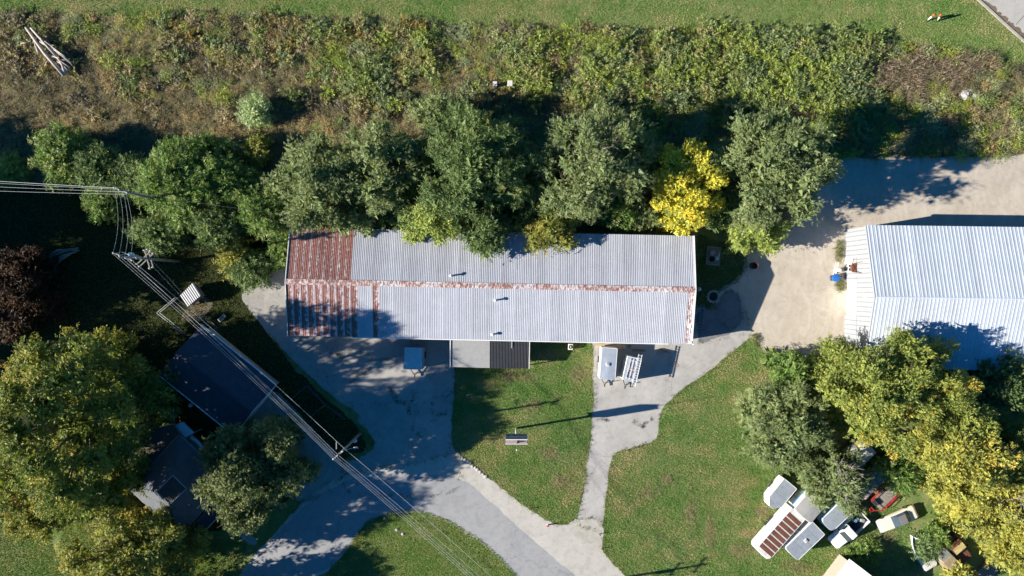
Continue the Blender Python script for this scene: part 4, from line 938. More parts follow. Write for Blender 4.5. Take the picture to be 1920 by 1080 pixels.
for x_ in (-1.2, 0, 1.2): mb.beam((x_, -.6, 2.46), (x_, .68, 2.46), .05)
part('roof_rack', mb, M_WHITE, t2)
mb = MB(); mb.box(-.75, .42, 2.39, .7, .12, .05); mb.box(-1.05, .3, 2.39, .1, .35, .05); part('strap', mb, M_BLUEP, t2)
mb = MB(); mb.box(.45, .95, .7, .9, .35, .5); mb.box(-.6, .9, .7, .5, .28, .35); part('side_box', mb, M_STEEL, t2)
ladder('aluminium extension ladder lying on the rust spotted trailer roof', P(1187.5, 725, 2.54), P(1201, 664.5, 2.54), .46, M_WHITE, 13)
t3 = box_trailer('silver topped square trailer alone on the shaded lot', 775, 672, 42 * S(2.3), 36 * S(2.3), 2.2, ang(775, 694, 776, 652), M_GREYALU, plain('pale_metal_roof', (.66, .70, .72), .5), .1, False, 1, True, None, trim=M_STEEL, seams=0)
# lower right group
G2 = 'trailers parked around the yard'
box_trailer('small white trailer with pointed nose and plain blue-grey roof, nearest the lawn', 1464, 929, 58 * sH, 31 * sH, 2.3, ang(1446, 952, 1482, 908), M_TRAIL, M_TROOF, .9, True, 1, False, None, seams=2)
t4 = box_trailer('long white trailer with a row of rust brown roof panels', 1463, 1002, 104 * sH, 33 * sH, 2.75, ang(1429, 1038, 1496, 962), M_WHITE, M_OLDWHITE, .7, False, 2, False, None, seams=0)
L4 = 104 * sH
for k in range(8):
    x = -L4 / 2 + .95 + k * (L4 - 1.15) / 8
    mb = MB(); mb.box(x, -.02, 2.785, (L4 - 1.2) / 8 - .17, 33 * sH * .93, .02); part('roof_panel', mb, M_RUSTP, t4, 'rust brown roof panel')
box_trailer('white box trailer with grey roof and a white square vent, beside the rust panelled one', 1509, 1015, 72 * sH, 34 * sH, 2.6, ang(1484, 1040, 1534, 992), M_TRAIL, M_TROOF, .3, False, 1, False, (.15, 0), seams=3)
t5 = box_trailer('long camper under a grey tarp, half hidden by the grey-green tree', 1536, 931, 100 * sH, 40 * sH, 2.9, ang(1508, 964, 1562, 900), M_WHITE, M_TARP, .25, False, 2, False, None, name='camper', trim=M_TARP, round_roof=.12)
mb = MB(); mb.box(-.8, 40 * sH / 2 + .02, 1.5, 4.5, .03, .4); part('blue_stripe', mb, M_BLUEP, t5)
box_trailer('short blue-grey topped trailer between the camper and the white pickup', 1569, 968, 56 * sH, 31 * sH, 2.2, ang(1550, 984, 1586, 950), M_LBLUE, M_TROOF, .7, False, 1, True, None)
t6 = box_trailer('grey trailer with peeling white roof patches and red lower edge', 1634, 906, 62 * sH, 30 * sH, 2.3, ang(1612, 926, 1654, 886), M_REDP, plain('peeling_roof', (.25, .24, .23), .8, 0, .2, 2, dirt=(.72, .72, .72)), .2, False, 1, False, None, trim=M_REDP)
box_trailer('old pale camper almost hidden under the trees above the peeling trailer', 1616, 852, 44 * sH, 32 * sH, 2.5, ang(1600, 866, 1630, 838), M_OLDWHITE, M_OLDWHITE, .4, False, 1, False, None, name='camper')

def car(label, px, py, L, W, yaw, paint, roofm, kind='sedan', name='parked_car', cat='car', glass=None, grp='old vehicles parked in the yard'):
    """+x local is the front"""
    t = thing(name, label, cat, g0(px, py, .9), yaw, grp); w = W / 2; gl = glass or glass_mat()
    h = L / 2
    if kind == 'sedan':
        body = [(-h, w * .86, w * .78, .38, .74, .08), (-h + .25, w * .97, w * .90, .28, .84, .10), (-h + 1.3, w, w * .93, .25, .88, .10), (0, w, w * .93, .25, .88, .08), (h - 1.6, w, w * .92, .25, .86, .10), (h - .25, w * .97, w * .88, .28, .80, .12), (h, w * .86, w * .78, .38, .70, .10)]
        cab = [(-h + 1.15, w * .80, w * .66, .84, .92, .03), (-h + 1.75, w * .84, w * .70, .84, 1.34, .08), (.15, w * .84, w * .70, .84, 1.38, .08), (.85, w * .84, w * .74, .84, .92, .03)]
        rf = (-h + 1.8, .12, w * .66, 1.385)
        ws = [(.17, 1.335, w * .62), (.83, .93, w * .72)]; rw = [(-h + 1.72, 1.30, w * .62), (-h + 1.2, .94, w * .70)]
    elif kind == 'pickup':
        body = [(-h, w * .95, w * .95, .45, .62, .02), (-.35, w, w, .35, .62, .02), (-.3, w, w * .96, .35, 1.02, .06), (.9, w, w * .95, .35, 1.05, .08), (h - .4, w * .98, w * .88, .38, .98, .12), (h - .08, w * .92, w * .74, .42, .88, .12), (h, w * .82, w * .66, .5, .78, .10)]
        cab = [(-.30, w * .86, w * .80, 1.0, 1.72, .10), (.62, w * .86, w * .78, 1.0, 1.74, .10), (1.28, w * .84, w * .80, 1.0, 1.08, .03)]
        rf = (-.25, .60, w * .76, 1.745)
        ws = [(.66, 1.70, w * .70), (1.25, 1.10, w * .78)]; rw = None
    else:   # van
        body = [(-h, w * .95, w * .9, .4, 1.02, .06), (-.4, w, w * .95, .35, 1.05, .08), (1.1, w, w * .94, .35, 1.02, .1), (h - .3, w * .96, w * .86, .38, .92, .14), (h, w * .84, w * .72, .48, .8, .12)]
        cab = [(-h + .05, w * .9, w * .80, 1.0, 1.70, .12), (.45, w * .9, w * .80, 1.0, 1.74, .12), (1.25, w * .86, w * .80, 1.0, 1.08, .03)]
        rf = (-h + .1, .42, w * .76, 1.745)
        ws = [(.50, 1.69, w * .70), (1.22, 1.10, w * .78)]; rw = None
    mb = MB(); mb.loft(body); part('body', mb, paint, t, bevel=.03)
    mb = MB(); mb.loft(cab); part('cabin', mb, paint if kind != 'sedan' else gl, t, bevel=.02)
    mb = MB(); mb.box((rf[0] + rf[1]) / 2, 0, rf[3] - .01, rf[1] - rf[0], rf[2] * 2, .035); part('roof', mb, roofm, t, bevel=.015)
    def pane(nm, a, b, out=.03):
        d = Vector((b[0] - a[0], 0, b[1] - a[1])).normalized(); nn = Vector((-d.z, 0, d.x)); nn = nn if nn.z > 0 else -nn
        A_ = Vector((a[0], 0, a[1])) + nn * out; B_ = Vector((b[0], 0, b[1])) + nn * out
        mb = MB(); mb.slab([(A_.x, -a[2], A_.z), (B_.x, -b[2], B_.z), (B_.x, b[2], B_.z), (A_.x, a[2], A_.z)] if B_.x > A_.x else [(A_.x, a[2], A_.z), (B_.x, b[2], B_.z), (B_.x, -b[2], B_.z), (A_.x, -a[2], A_.z)], .02)
        part(nm, mb, gl, t)
    pane('windshield', *ws)
    if rw: pane('rear_window', *rw)
    if kind != 'sedan':
        for s_ in (1, -1):
            mb = MB(); zz = 1.18; mb.add([(-.2, s_ * (w * .87), zz), (.75, s_ * (w * .87), zz), (.5, s_ * (w * .83), 1.6), (-.2, s_ * (w * .83), 1.6)], [(0, 1, 2, 3) if s_ < 0 else (3, 2, 1, 0)]); part('side_window', mb, gl, t)
    if kind == 'pickup':
        for s_ in (1, -1): mb = MB(); mb.box((-h - .35) / 2, s_ * (w - .08), .55, h - .35, .13, .52); part('bed_side', mb, paint, t, bevel=.02)
        mb = MB(); mb.box(-h + .05, 0, .55, .08, W - .3, .5); part('tailgate', mb, paint, t)
        mb = MB(); mb.box((-h - .35) / 2, 0, .62, h - .5, W - .34, .03); part('bed_floor', mb, M_DARK, t)
        for s_ in (1, -1): mb = MB(); mb.box(.95, s_ * (w + .13), 1.1, .14, .22, .18); part('mirror', mb, M_DARK, t)
    for s_ in (1, -1):
        mb = MB(); mb.box(h - .03, s_ * w * .62, .6, .06, .28, .14); part('headlight', mb, plain('lamp_lens', (.6, .6, .58), .2), t)
        mb = MB(); mb.box(-h - .0, s_ * w * .72, .62, .05, .2, .14); part('tail_light', mb, M_REDP, t)
        for x_ in (-h + 1.05, h - .95): wheel(t, x_, s_ * (w - .1), .33, .22)
    mb = MB(); mb.box(h + .02, 0, .38, .1, W * .92, .16); part('bumper', mb, M_STEEL, t, bevel=.02); mb = MB(); mb.box(-h - .03, 0, .38, .1, W * .92, .16); part('bumper', mb, M_STEEL, t, bevel=.02)
    return t
s1 = S(1.0)
pk = car('white pickup truck with junk in its open bed', 1592, 994, 80 * s1, 30 * s1, ang(1621, 968, 1565, 1020), M_WHITE, M_WHITE, 'pickup', 'pickup_truck', 'truck')
hb = -80 * s1 / 2
def yawloc(t, x, y, z): 
    c, s_ = math.cos(t.rotation_euler[2]), math.sin(t.rotation_euler[2]); return (t.location.x + x * c - y * s_, t.location.y + x * s_ + y * c, z)
for i, (x_, y_, sx, sy, sz, m, lb) in enumerate(((-1.0, .2, .5, .5, .35, M_DARK, 'dark box in the pickup bed nearest the cab'), (-1.6, -.3, .6, .35, .3, M_BLUEP, 'blue crate in the middle of the pickup bed'), (-2.2, .3, .4, .55, .3, M_GREYALU, 'grey tool case at the tailgate of the pickup bed'))):
    mb = MB(); mb.box(0, 0, 0, sx, sy, sz); mb.box(0, 0, sz, sx * .9, sy * .9, .03); mb.box(0, 0, sz + .03, sx * .3, .05, .04)
    single('tool_box', mb, m, lb, 'box', yawloc(pk, x_, y_, .66), pk.rotation_euler[2] + .3 * i, bevel=.02)
car('cream two-door sedan with a grey vinyl roof on the lawn', 1685, 975, 76 * s1, 27 * s1, ang(1718, 961, 1652, 990), M_CREAM, M_GREYV, 'sedan', 'parked_car', 'car', glass_mat('blue_grey_glass', (.05, .07, .09)))
car('old tan van with dirty paint beside the overgrown boat', 1774, 1048, 74 * s1, 29 * s1, ang(1796, 1076, 1756, 1030), M_TAN, M_TAN, 'van', 'parked_van', 'van', glass_mat('dusty_glass', (.12, .13, .11)))
pv = car('rust brown pickup with a pale yellow bonnet under the gold tree', 1790, 1022, 78 * s1, 30 * s1, ang(1770, 1000, 1814, 1052), M_RUSTP, M_YEL, 'pickup', 'pickup_truck', 'truck')
# overgrown boat
bt = thing('boat', 'old white boat with blue bottom overgrown by a green bush', 'boat', g0(1727, 1034, .8), ang(1742, 1062, 1708, 1006))
hull = []
mb = MB(); N = 9; ring = []
for k in range(N + 1):
    u = k / N; x = -2.4 + 4.9 * u; w_ = .95 * (1 - max(0, (u - .45) / .55) ** 2.2) + .02; zt = .95 + .18 * u ** 2; zb = .25 + .55 * max(0, u - .7) ** 1.2
    ring.append([(x, -w_, zt), (x, -w_ * .8, (zt + zb) / 2 - .1), (x, 0, zb), (x, w_ * .8, (zt + zb) / 2 - .1), (x, w_, zt), (x, w_ * .86, zt), (x, 0, zb + .14), (x, -w_ * .86, zt)])
vs_ = [p for r_ in ring for p in r_]
mb.add(vs_, [(i * 8 + k, i * 8 + (k + 1) % 8, (i + 1) * 8 + (k + 1) % 8, (i + 1) * 8 + k) for i in range(N) for k in range(8)] + [tuple(range(7, -1, -1))])
part('hull', mb, M_WHITE, bt); mb = MB(); mb.box(-2.1, 0, .62, .9, 1.7, .34); part('stern_deck', mb, M_OLDWHITE, bt)
mb = MB(); mb.beam((-2.3, 1.0, .8), (0.2, 1.0, .84), .04, .2); part('blue_band', mb, M_BLUEP, bt); mb = MB(); mb.box(-.6, 0, .45, .4, 1.5, .08); part('seat', mb, M_WOOD, bt)
mb = MB(); mb.box(-1.4, 0, .0, .3, 1.2, .36); mb.box(1.0, 0, 0, .3, 1.0, .4); part('cradle', mb, M_WOOD, bt)
# red flat utility trailer
rt = thing('utility_trailer', 'red framed flat trailer with a wooden deck near the cream sedan', 'trailer', g0(1662, 929, .6), ang(1648, 943, 1676, 916), G2)
for k in range(10):
    mb = MB(); mb.box(-1.75 + k * .385, 0, .58, .36, 1.75, .05); part('deck_board', mb, M_GWOOD, rt)
for s_ in (1, -1):
    mb = MB(); mb.beam((-2.0, s_ * .97, .56), (2.1, s_ * .97, .56), .1, .14); mb.beam((-2.0, s_ * .97, .95), (2.1, s_ * .97, .95), .06)
    for x_ in (-1.9, -.6, .7, 2.0): mb.beam((x_, s_ * .97, .56), (x_, s_ * .97, .95), .05)
    part('side_rail', mb, M_REDP, rt); wheel(rt, .3, s_ * 1.13, .3, .18)
    mb = MB(); mb.box(.3, s_ * 1.13, .66, .9, .24, .05); part('fender', mb, M_REDP, rt)
mb = MB(); mb.beam((-2.0, .9, .5), (-3.1, 0, .5), .1); mb.beam((-2.0, -.9, .5), (-3.1, 0, .5), .1); mb.box(-2.6, 0, .5, .12, .8, .08); part('tongue', mb, M_REDP, rt)
mb = MB(); mb.beam((-1.45, -.95, .64), (-1.45, .95, .64), .08); part('stop_bar', mb, M_DARK, rt)
single('toolbox_crate', MB().box(0, 0, .64, .5, .8, .35).box(0, 0, .99, .52, .82, .04), M_DARK, 'black box on the front of the red flat trailer', 'box', yawloc(rt, -1.85, .55, 0), rt.rotation_euler[2])
# plank stack
ps = thing('boardwalk', 'old grey plank walkway under the gold tree at the bottom edge', 'walkway', g0(1853, 1064), ang(1840, 1085, 1868, 1046))
for k in range(17):
    mb = MB(); mb.box(-2.4 + k * .31, random.uniform(-.05, .05), .3 + random.uniform(0, .02), .24, 2.1 + random.uniform(-.1, .1), .05); part('plank', mb, M_GWOOD, ps)
for s_ in (1, -1): mb = MB(); mb.box(0, s_ * .8, .0, 5.2, .12, .3); part('joist', mb, M_WOOD, ps)

# ---------------------------------------------------------------- houses
def gable(label, c, L, W, eh, rh, yaw, roofm, wallm, name='house', over=.35, cat='house', seams=0, fascia=None):
    t = thing(name, label, cat, (c.x, c.y, 0), yaw); l, w = L / 2 - over, W / 2 - over
    mb = MB(); sl2 = (rh - eh) / (W / 2)
    zt = eh + sl2 * over
    mb.add([(-l, -w, 0), (l, -w, 0), (l, -w, zt - .05), (-l, -w, zt - .05)], [(0, 1, 2, 3)]); mb.add([(-l, w, 0), (l, w, 0), (l, w, zt - .05), (-l, w, zt - .05)], [(3, 2, 1, 0)])
    for s_ in (1, -1): mb.add([(s_ * l, -w, 0), (s_ * l, w, 0), (s_ * l, w, zt - .05), (s_ * l, 0, rh - .07), (s_ * l, -w, zt - .05)], [(0, 1, 2, 3, 4) if s_ > 0 else (4, 3, 2, 1, 0)])
    part('wall', mb, wallm, t)
    for s_ in (1, -1):
        mb = MB(); q = [(-L / 2, s_ * W / 2, eh), (L / 2, s_ * W / 2, eh), (L / 2, 0, rh), (-L / 2, 0, rh)]
        if s_ > 0: q = q[::-1]
        mb.slab(q, .1); rp = part('roof', mb, roofm, t)
        for k in range(seams):
            x = -L / 2 + (k + .5) * L / seams; mb = MB(); mb.beam((x, s_ * (W / 2 - .02), eh + .03), (x, .03 * s_, rh + .03), .05, .05); part('roof_seam', mb, roofm, rp)
        mb = MB(); mb.beam((-L / 2, s_ * (W / 2 + .07), eh - .03), (L / 2, s_ * (W / 2 + .07), eh - .03), .13, .14); part('gutter', mb, fascia or M_WHITE, t)
    mb = MB(); mb.beam((-L / 2, 0, rh + .02), (L / 2, 0, rh + .02), .25, .05); part('ridge_cap', mb, roofm, t)
    return t
N_, E_, S_, W_ = P(378, 610, 2.9), P(517, 722, 2.9), P(437, 817, 2.9), P(304, 705, 2.9)
cg = (N_ + E_ + S_ + W_) / 4
gar = gable('dark roofed garage below the power lines at the left', cg, 178 * S(2.9), 122 * S(2.9), 2.9, 4.2, ang(378, 610, 517, 722), M_DSHING, M_CWALL, 'garage', cat='garage', fascia=M_LBLUE)
l_ = 178 * S(2.9) / 2 - .35
mb = MB(); mb.box(l_ + .03, 0, 0, .06, 4.8, 2.3); part('garage_door', mb, M_WHITE, gar); mb = MB(); mb.box(-l_ - .03, 1.5, 0, .06, .9, 2.05); part('door', mb, M_WHITE, gar)
for s_ in (1, -1): mb = MB(); w_ = 122 * S(2.9) / 2; mb.beam((l_ + .42, 0, 4.18), (l_ + .42, s_ * w_, 2.9), .06, .14); part('rake_trim', mb, M_LBLUE, gar)
mb = MB(); w_ = 122 * S(2.9) / 2; mb.tube([(l_ + .3, -w_ - .08, 2.85), (l_ + .3, -w_ + .25, 2.4), (l_ + .3, -w_ + .3, .1)], .05, 6); part('downpipe', mb, M_WHITE, gar)
# main house, hip roof with a flat deck
cN, cE, cS, cW = P(336, 815, 3.4), P(429, 906, 3.4), P(335, 1007, 3.4), P(242, 916, 3.4)
dN, dE, dS, dW = P(324, 891, 6.4), P(350, 916, 6.4), P(319, 945, 6.4), P(294, 922, 6.4)
hc_ = (cN + cE + cS + cW) / 4; hs = thing('house', 'grey roofed house with a square dark flat top beside the huge maple', 'house', (hc_.x, hc_.y, 0))
o0 = Vector((hc_.x, hc_.y, 0))
for a_, b_, c_, d_ in ((cN, cE, dE, dN), (cE, cS, dS, dE), (cS, cW, dW, dS), (cW, cN, dN, dW)):
    mb = MB(); mb.slab([b_ - o0, a_ - o0, d_ - o0, c_ - o0][::-1] if False else [a_ - o0, d_ - o0, c_ - o0, b_ - o0][::-1], .1); rf = part('roof', mb, M_HSHING, hs)
    mb = MB(); mb.beam(a_ - o0 + Vector((0, 0, .02)), d_ - o0 + Vector((0, 0, .03)), .22, .05); part('hip_cap', mb, M_HSHING, rf)
    mb = MB(); mb.beam(a_ - o0 + Vector((0, 0, -.08)), b_ - o0 + Vector((0, 0, -.08)), .12, .13); part('gutter', mb, M_STEEL, rf)
mb = MB(); mb.slab([dN - o0, dW - o0, dS - o0, dE - o0], .12); fd = part('flat_roof', mb, M_BSHING, hs, 'dark square flat roof deck')
mb = MB()
for a_, b_ in ((dN, dE), (dE, dS), (dS, dW), (dW, dN)): mb.beam(a_ - o0 + Vector((0, 0, .03)), b_ - o0 + Vector((0, 0, .03)), .1, .08)
part('deck_edge', mb, M_STEEL, fd)
k_ = .93; mb = MB(); mb.prism([tuple(((q - o0) * k_)[:2]) for q in (cN, cW, cS, cE)], 0, 3.32); part('wall', mb, M_CWALL, hs)
mb = MB(); q = P(341, 896, 5.6) - o0; mb.box(q.x, q.y, 5.2, .35, .35, .45); part('roof_vent', mb, M_STEEL, hs)
mb = MB(); q = P(357, 944, 4.6) - o0; mb.tube([(q.x, q.y, 4.2), (q.x, q.y, 5.1)], .09, 8); part('vent_pipe', mb, M_WHITE, hs)
def flat(label, pts, h, t_, mat, name, parent, post=True):
    q = [P(*p[:2], p[2] if len(p) > 2 else h) - o0 for p in pts]
    mb = MB(); mb.slab(q if (q[1] - q[0]).cross(q[2] - q[1]).z > 0 else q[::-1], t_); r_ = part(name, mb, mat, parent, label)
    c_ = sum(q, Vector()) / len(q)
    if post:
        mb = MB(); mb.prism([tuple((c_ + (v - c_) * .9)[:2]) for v in (q if (q[1] - q[0]).cross(q[2] - q[1]).z > 0 else q[::-1])], 0, min(v.z for v in q) - t_ - .01); part('wall', mb, M_CWALL, parent)
    mb = MB()
    for i in range(len(q)): mb.beam(q[i] + Vector((0, 0, .02)), q[(i + 1) % len(q)] + Vector((0, 0, .02)), .07, .06)
    part('drip_edge', mb, M_STEEL, r_)
flat('brown flat roof of the rear wing', [(287, 804), (326, 795), (338, 812), (252, 905), (240, 858)], 2.9, .12, M_BSHING, 'wing_roof', hs)
flat('low porch roof at the front', [(357, 990, 2.7), (373, 1006, 2.7), (422, 955, 2.7), (405, 940, 3.0)], 2.7, .1, M_DSHING, 'porch_roof', hs)
flat('pale blue metal awning', [(329, 797), (344, 791), (365, 811), (347, 821)], 2.5, .06, M_LBLUE, 'awning', hs, False)
flat('small pale blue metal awning', [(290, 806), (302, 805), (307, 811), (301, 818)], 2.5, .06, M_LBLUE, 'awning', hs, False)
mb = MB(); q = [P(358, 820, 2.2) - o0, P(370, 828, 2.2) - o0, P(380, 842, 2.2) - o0]; mb.tube(q, .22, 6); part('awning_arm', mb, M_LBLUE, hs)
for px, py in ((330, 798), (346, 819), (364, 811)): mb = MB(); q = P(px, py, 2.4) - o0; mb.box(q.x, q.y, 0, .08, .08, 2.4); part('post', mb, M_WHITE, hs)
pt = thing('clothes_line_post', 'white bent pole beside the pale blue awning', 'pole', g0(341, 792, .2)); mb = MB(); q = P(325, 768, 2.6) - pt.location; mb.tube([(0, 0, 0), (0, 0, 2.3), (q.x * .5, q.y * .4, 2.55), (q.x, q.y, 2.6)], .05, 6); part('pole', mb, M_WHITE, pt)
single('gazing_ball', MB().lathe(0, 0, [(.12, 0), (.07, .1), (.05, .7), (.12, .78), (.26, .95), (.3, 1.1), (.22, 1.3), (.02, 1.36)], 12), M_LBLUE, 'small pale ball on a stand just below the garage eave', 'garden ornament', g0(357, 760, 1.1), smooth=True)
# white roofed house, bottom edge
cb = P(1597, 1049, 3.4); dv = Vector((math.cos(ang(1597, 1049, 1560, 1098)), math.sin(ang(1597, 1049, 1560, 1098)), 0)); dn = Vector((math.cos(ang(1597, 1049, 1640, 1084)), math.sin(ang(1597, 1049, 1640, 1084)), 0))
Lb, Wb = 12.0, 7.2
cc = cb + dv * Lb / 2 + dn * Wb / 2
wb_ = gable('white metal roofed house corner at the bottom edge of the picture', cc, Lb, Wb, 3.2, 4.6, math.atan2(-dv.y, -dv.x), M_WHITE, M_CWALL, 'house', seams=14)
mb = MB(); q = P(1590, 1044); q2 = P(1545, 1095)
sheet('path', [(1574, 1042), (1586, 1040), (1600, 1052), (1560, 1100), (1530, 1100)], .012, M_CONC, .1, 33, 1)

# ---------------------------------------------------------------- coop and pens
cp = thing('chicken_coop', 'small coop with a tilted ribbed tin roof inside the wire pen', 'coop', g0(357, 553, 2.0))
q = [P(361.6, 530, 1.9) - cp.location, P(376.7, 554, 2.1) - cp.location, P(352, 575, 2.1) - cp.location, P(337.6, 554, 1.9) - cp.location]
nn = 8
for k in range(nn):
    a_ = q[0].lerp(q[3], k / nn); b_ = q[0].lerp(q[3], (k + .96) / nn); c_ = q[1].lerp(q[2], (k + .96) / nn); d_ = q[1].lerp(q[2], k / nn)
    mb = MB(); m1, m2 = (a_ + b_) / 2 + Vector((0, 0, .05)), (c_ + d_) / 2 + Vector((0, 0, .05))
    mb.add([a_, m1, b_, c_, m2, d_], [(0, 1, 4, 5), (1, 2, 3, 4)]); part('roof_sheet', mb, plain('coop_tin', (.33, .34, .37), .5), cp)
mb = MB(); c_ = sum(q, Vector()) / 4; mb.prism([tuple((c_ + (v - c_) * .82)[:2]) for v in (q if (q[1] - q[0]).cross(q[2] - q[1]).z > 0 else q[::-1])], .3, 1.8); part('wall', mb, M_GWOOD, cp)
for v in q: mb = MB(); w_ = c_ + (v - c_) * .82; mb.box(w_.x, w_.y, 0, .1, .1, 1.85); part('leg', mb, M_WOOD, cp)
def fence(label, pts, h=1.3, mat=M_WIRE, closed=False, post=M_STEEL, gap=2.2, rails=(1.0, .5), rr=.035):
    pp_ = [g0(*p) for p in pts]; base = pp_[0]; t = thing('wire_fence', label, 'fence', base); seg = list(zip(pp_[:-1], pp_[1:]))
    for a_, b_ in seg:
        a_, b_ = a_ - base, b_ - base; n_ = max(1, round((b_ - a_).length / gap))
        for k in range(n_ + 1):
            c_ = a_.lerp(b_, k / n_); mb = MB(); mb.tube([c_, c_ + Vector((0, 0, h + .05))], .035, 6); part('post', mb, post, t)
        for f_ in rails: mb = MB(); mb.beam(a_ + Vector((0, 0, h * f_)), b_ + Vector((0, 0, h * f_)), rr); part('rail', mb, mat, t)
        mb = MB()
        for k in range(int((b_ - a_).length / .3)): c_ = a_.lerp(b_, k * .3 / (b_ - a_).length); mb.beam(c_ + Vector((0, 0, .05)), c_ + Vector((0, 0, h)), .008)
        o = part('wire_mesh', mb, mat, t); o['kind'] = 'stuff'
    return t
fence('wire pen fence around the tin roofed coop', [(338, 558), (304, 586), (322, 600), (352, 624)], 1.5)
fence('pale rail pen fence on the sunny side of the coop', [(386, 558), (401, 573), (375, 603)], 1.4, M_GWOOD)
fence('short pen fence between the coop and the garage eave', [(388, 593), (412, 614), (404, 628)], 1.3, M_GWOOD)
fence('low wire garden fence on the shaded grass strip beside the lot', [(548, 748), (578, 722), (612, 757), (585, 780)], .9, plain('dim_wire', (.16, .18, .2)), post=plain('dim_post', (.16, .18, .2)))
fence('single low wire fence leading from the garden pen towards the lot', [(612, 757), (648, 784)], .9, _M['dim_wire'], post=_M['dim_post'])
tr = thing('water_trough', 'pale trough in the pen right of the coop', 'trough', g0(418, 596), ang(412, 604, 424, 592)); mb = MB(); mb.box(0, 0, .12, 1.1, .5, .32); part('tank', mb, M_STEEL, tr, bevel=.04); mb = MB(); mb.box(0, 0, .441, .95, .38, .01); part('water', mb, glass_mat(), tr)
for s_ in (1, -1): mb = MB(); mb.box(s_ * .4, 0, 0, .08, .45, .12); part('foot', mb, M_DARK, tr)

# ---------------------------------------------------------------- utility poles and lines
def pole_base(top_px, h):
    p = P(top_px[0], top_px[1], h); return Vector((p.x, p.y, 0))
UP = 'wooden utility poles'
p1 = pole_base((223, 356), 14); p2 = pole_base((224, 481), 14.2); p3 = pole_base((633, 854), 12.3)
tip = P(1327, 1057); hh4 = 10.6; k4 = 1 / math.tan(SUN_EL); p4 = Vector((tip.x - hh4 * k4 * math.cos(SUN_TO), tip.y - hh4 * k4 * math.sin(SUN_TO), 0))
def pole(label, b, h, r=.17):
    t = thing('utility_pole', label, 'utility pole', b, 0, UP); mb = MB(); mb.tube([(0, 0, -.2), (0, 0, h * .5), (0, 0, h)], [r * 1.15, r, r * .72], 10); part('pole', mb, M_POLE, t, smooth=True); return t
def arm(t, z, a, L, w=.12, off=0.0, ins=(), nm='crossarm'):
    d = Vector((math.cos(a), math.sin(a), 0)); n_ = Vector((-d.y, d.x, 0)) * off
    mb = MB(); mb.beam(d * -L / 2 + n_ + Vector((0, 0, z)), d * L / 2 + n_ + Vector((0, 0, z)), w, w * 1.1); ar = part(nm, mb, M_GWOOD, t)
    for u in ins:
        c_ = d * L * u + n_; mb = MB(); mb.lathe(c_.x, c_.y, [(.03, z + .05), (.04, z + .12), (.10, z + .16), (.06, z + .2), (.10, z + .24), (.05, z + .32)], 8); part('insulator', mb, M_WHITE, ar, smooth=True)
u1 = pole('wooden utility pole at the top of the line, beside the wide frondy tree', p1, 14)
arm(u1, 13.5, ang(210, 350, 240, 362) , 1.8, ins=(-.45, 0, .45))
mb = MB(); mb.box(0, 0, 12.6, .3, .3, .5); part('bracket', mb, M_STEEL, u1)
u2 = pole('wooden utility pole with four crossed arms and transformers above the dark yard', p2, 14.2)
aw = math.atan2(p3.y - p2.y, p3.x - p2.x)
a2 = ang(224, 481, 252, 492)
arm(u2, 13.4, a2, 2.6, ins=(-.45, -.15, .15, .45)); 
z2 = 8.6
a3 = ang(257, 502, 282, 478); a4 = ang(268, 478, 278, 512)
for off in (-.22, .22): arm(u2, z2, a3, 2.6, off=off, ins=(-.45, .45))
for off in (-.22, .22): arm(u2, z2 - .8, a4, 2.6, off=off, ins=(-.45, .45))
for i, (dx, dy) in enumerate(((.35, .35), (.85, .1), (1.2, -.05))):
    mb = MB(); mb.lathe(dx, dy, [(.16, 11.9), (.2, 12.0), (.2, 12.7), (.15, 12.78), (.05, 12.95)], 10); tf = part('transformer', mb, M_STEEL if i else M_LBLUE, u2, smooth=True)
    mb = MB(); mb.beam((dx, dy, 12.3), (0, 0, 12.3), .06); part('bracket', mb, M_STEEL, u2)
for k in range(4):
    c_ = Vector((math.cos(a2), math.sin(a2), 0)) * (-1.0 + k * .55); mb = MB()
    mb.tube([c_ + Vector((0, 0, 13.4)), c_ + Vector((.5, .25, 13.0)), c_ + Vector((.9, -.1, 12.2)), Vector((.6, 0, 11.6))], .022, 5); part('jumper_wire', mb, M_WIRE, u2)
u3 = pole('wooden utility pole between the garden strip and the road', p3, 12.3, .15)
arm(u3, 12.0, ang(627, 859, 638, 850), 1.5, ins=(-.48, .48)); arm(u3, 11.2, ang(627, 859, 638, 850), 1.0)
mb = MB(); mb.beam((0, 0, 9.5), (1.5, .3, 9.8), .07); ar = part('side_arm', mb, M_STEEL, u3); mb = MB(); mb.box(1.6, .32, 9.72, .55, .25, .14); part('lamp_head', mb, M_STEEL, ar, bevel=.03)
mb = MB(); mb.box(-.75, .65, 9.9, .1, .9, .1); part('bracket', mb, M_STEEL, u3)
u4 = pole('wooden utility pole just beyond the bottom edge, its shadow on the lawn', p4, hh4, .17)
arm(u4, hh4 - .5, aw + PI / 2 + .1, 2.6, ins=(-.45, 0, .45)); arm(u4, hh4 - 2.0, aw + PI / 2 + .1, 2.2, ins=(-.45, .45)); mb = MB(); mb.lathe(.45, 0, [(.2, hh4 - 3.4), (.25, hh4 - 3.3), (.25, hh4 - 2.5), (.18, hh4 - 2.4)], 10); part('transformer', mb, M_STEEL, u4)
def wire(a, b, sag, label, grp, r=.022, n=14):
    r = r * .52
    a, b = Vector(a), Vector(b); m = (a + b) / 2; base = Vector((m.x, m.y, 0))
    pts_ = [a.lerp(b, k / n) - Vector((0, 0, sag * 4 * (k / n) * (1 - k / n))) - base for k in range(n + 1)]
    single('power_line', MB().tube(pts_, r, 5), M_WIRE, label, 'power line', base, 0, grp)
Z = lambda p, z, dx=0, dy=0: Vector((p.x + dx, p.y + dy, z))
far = P(-260, 338, 13.5)
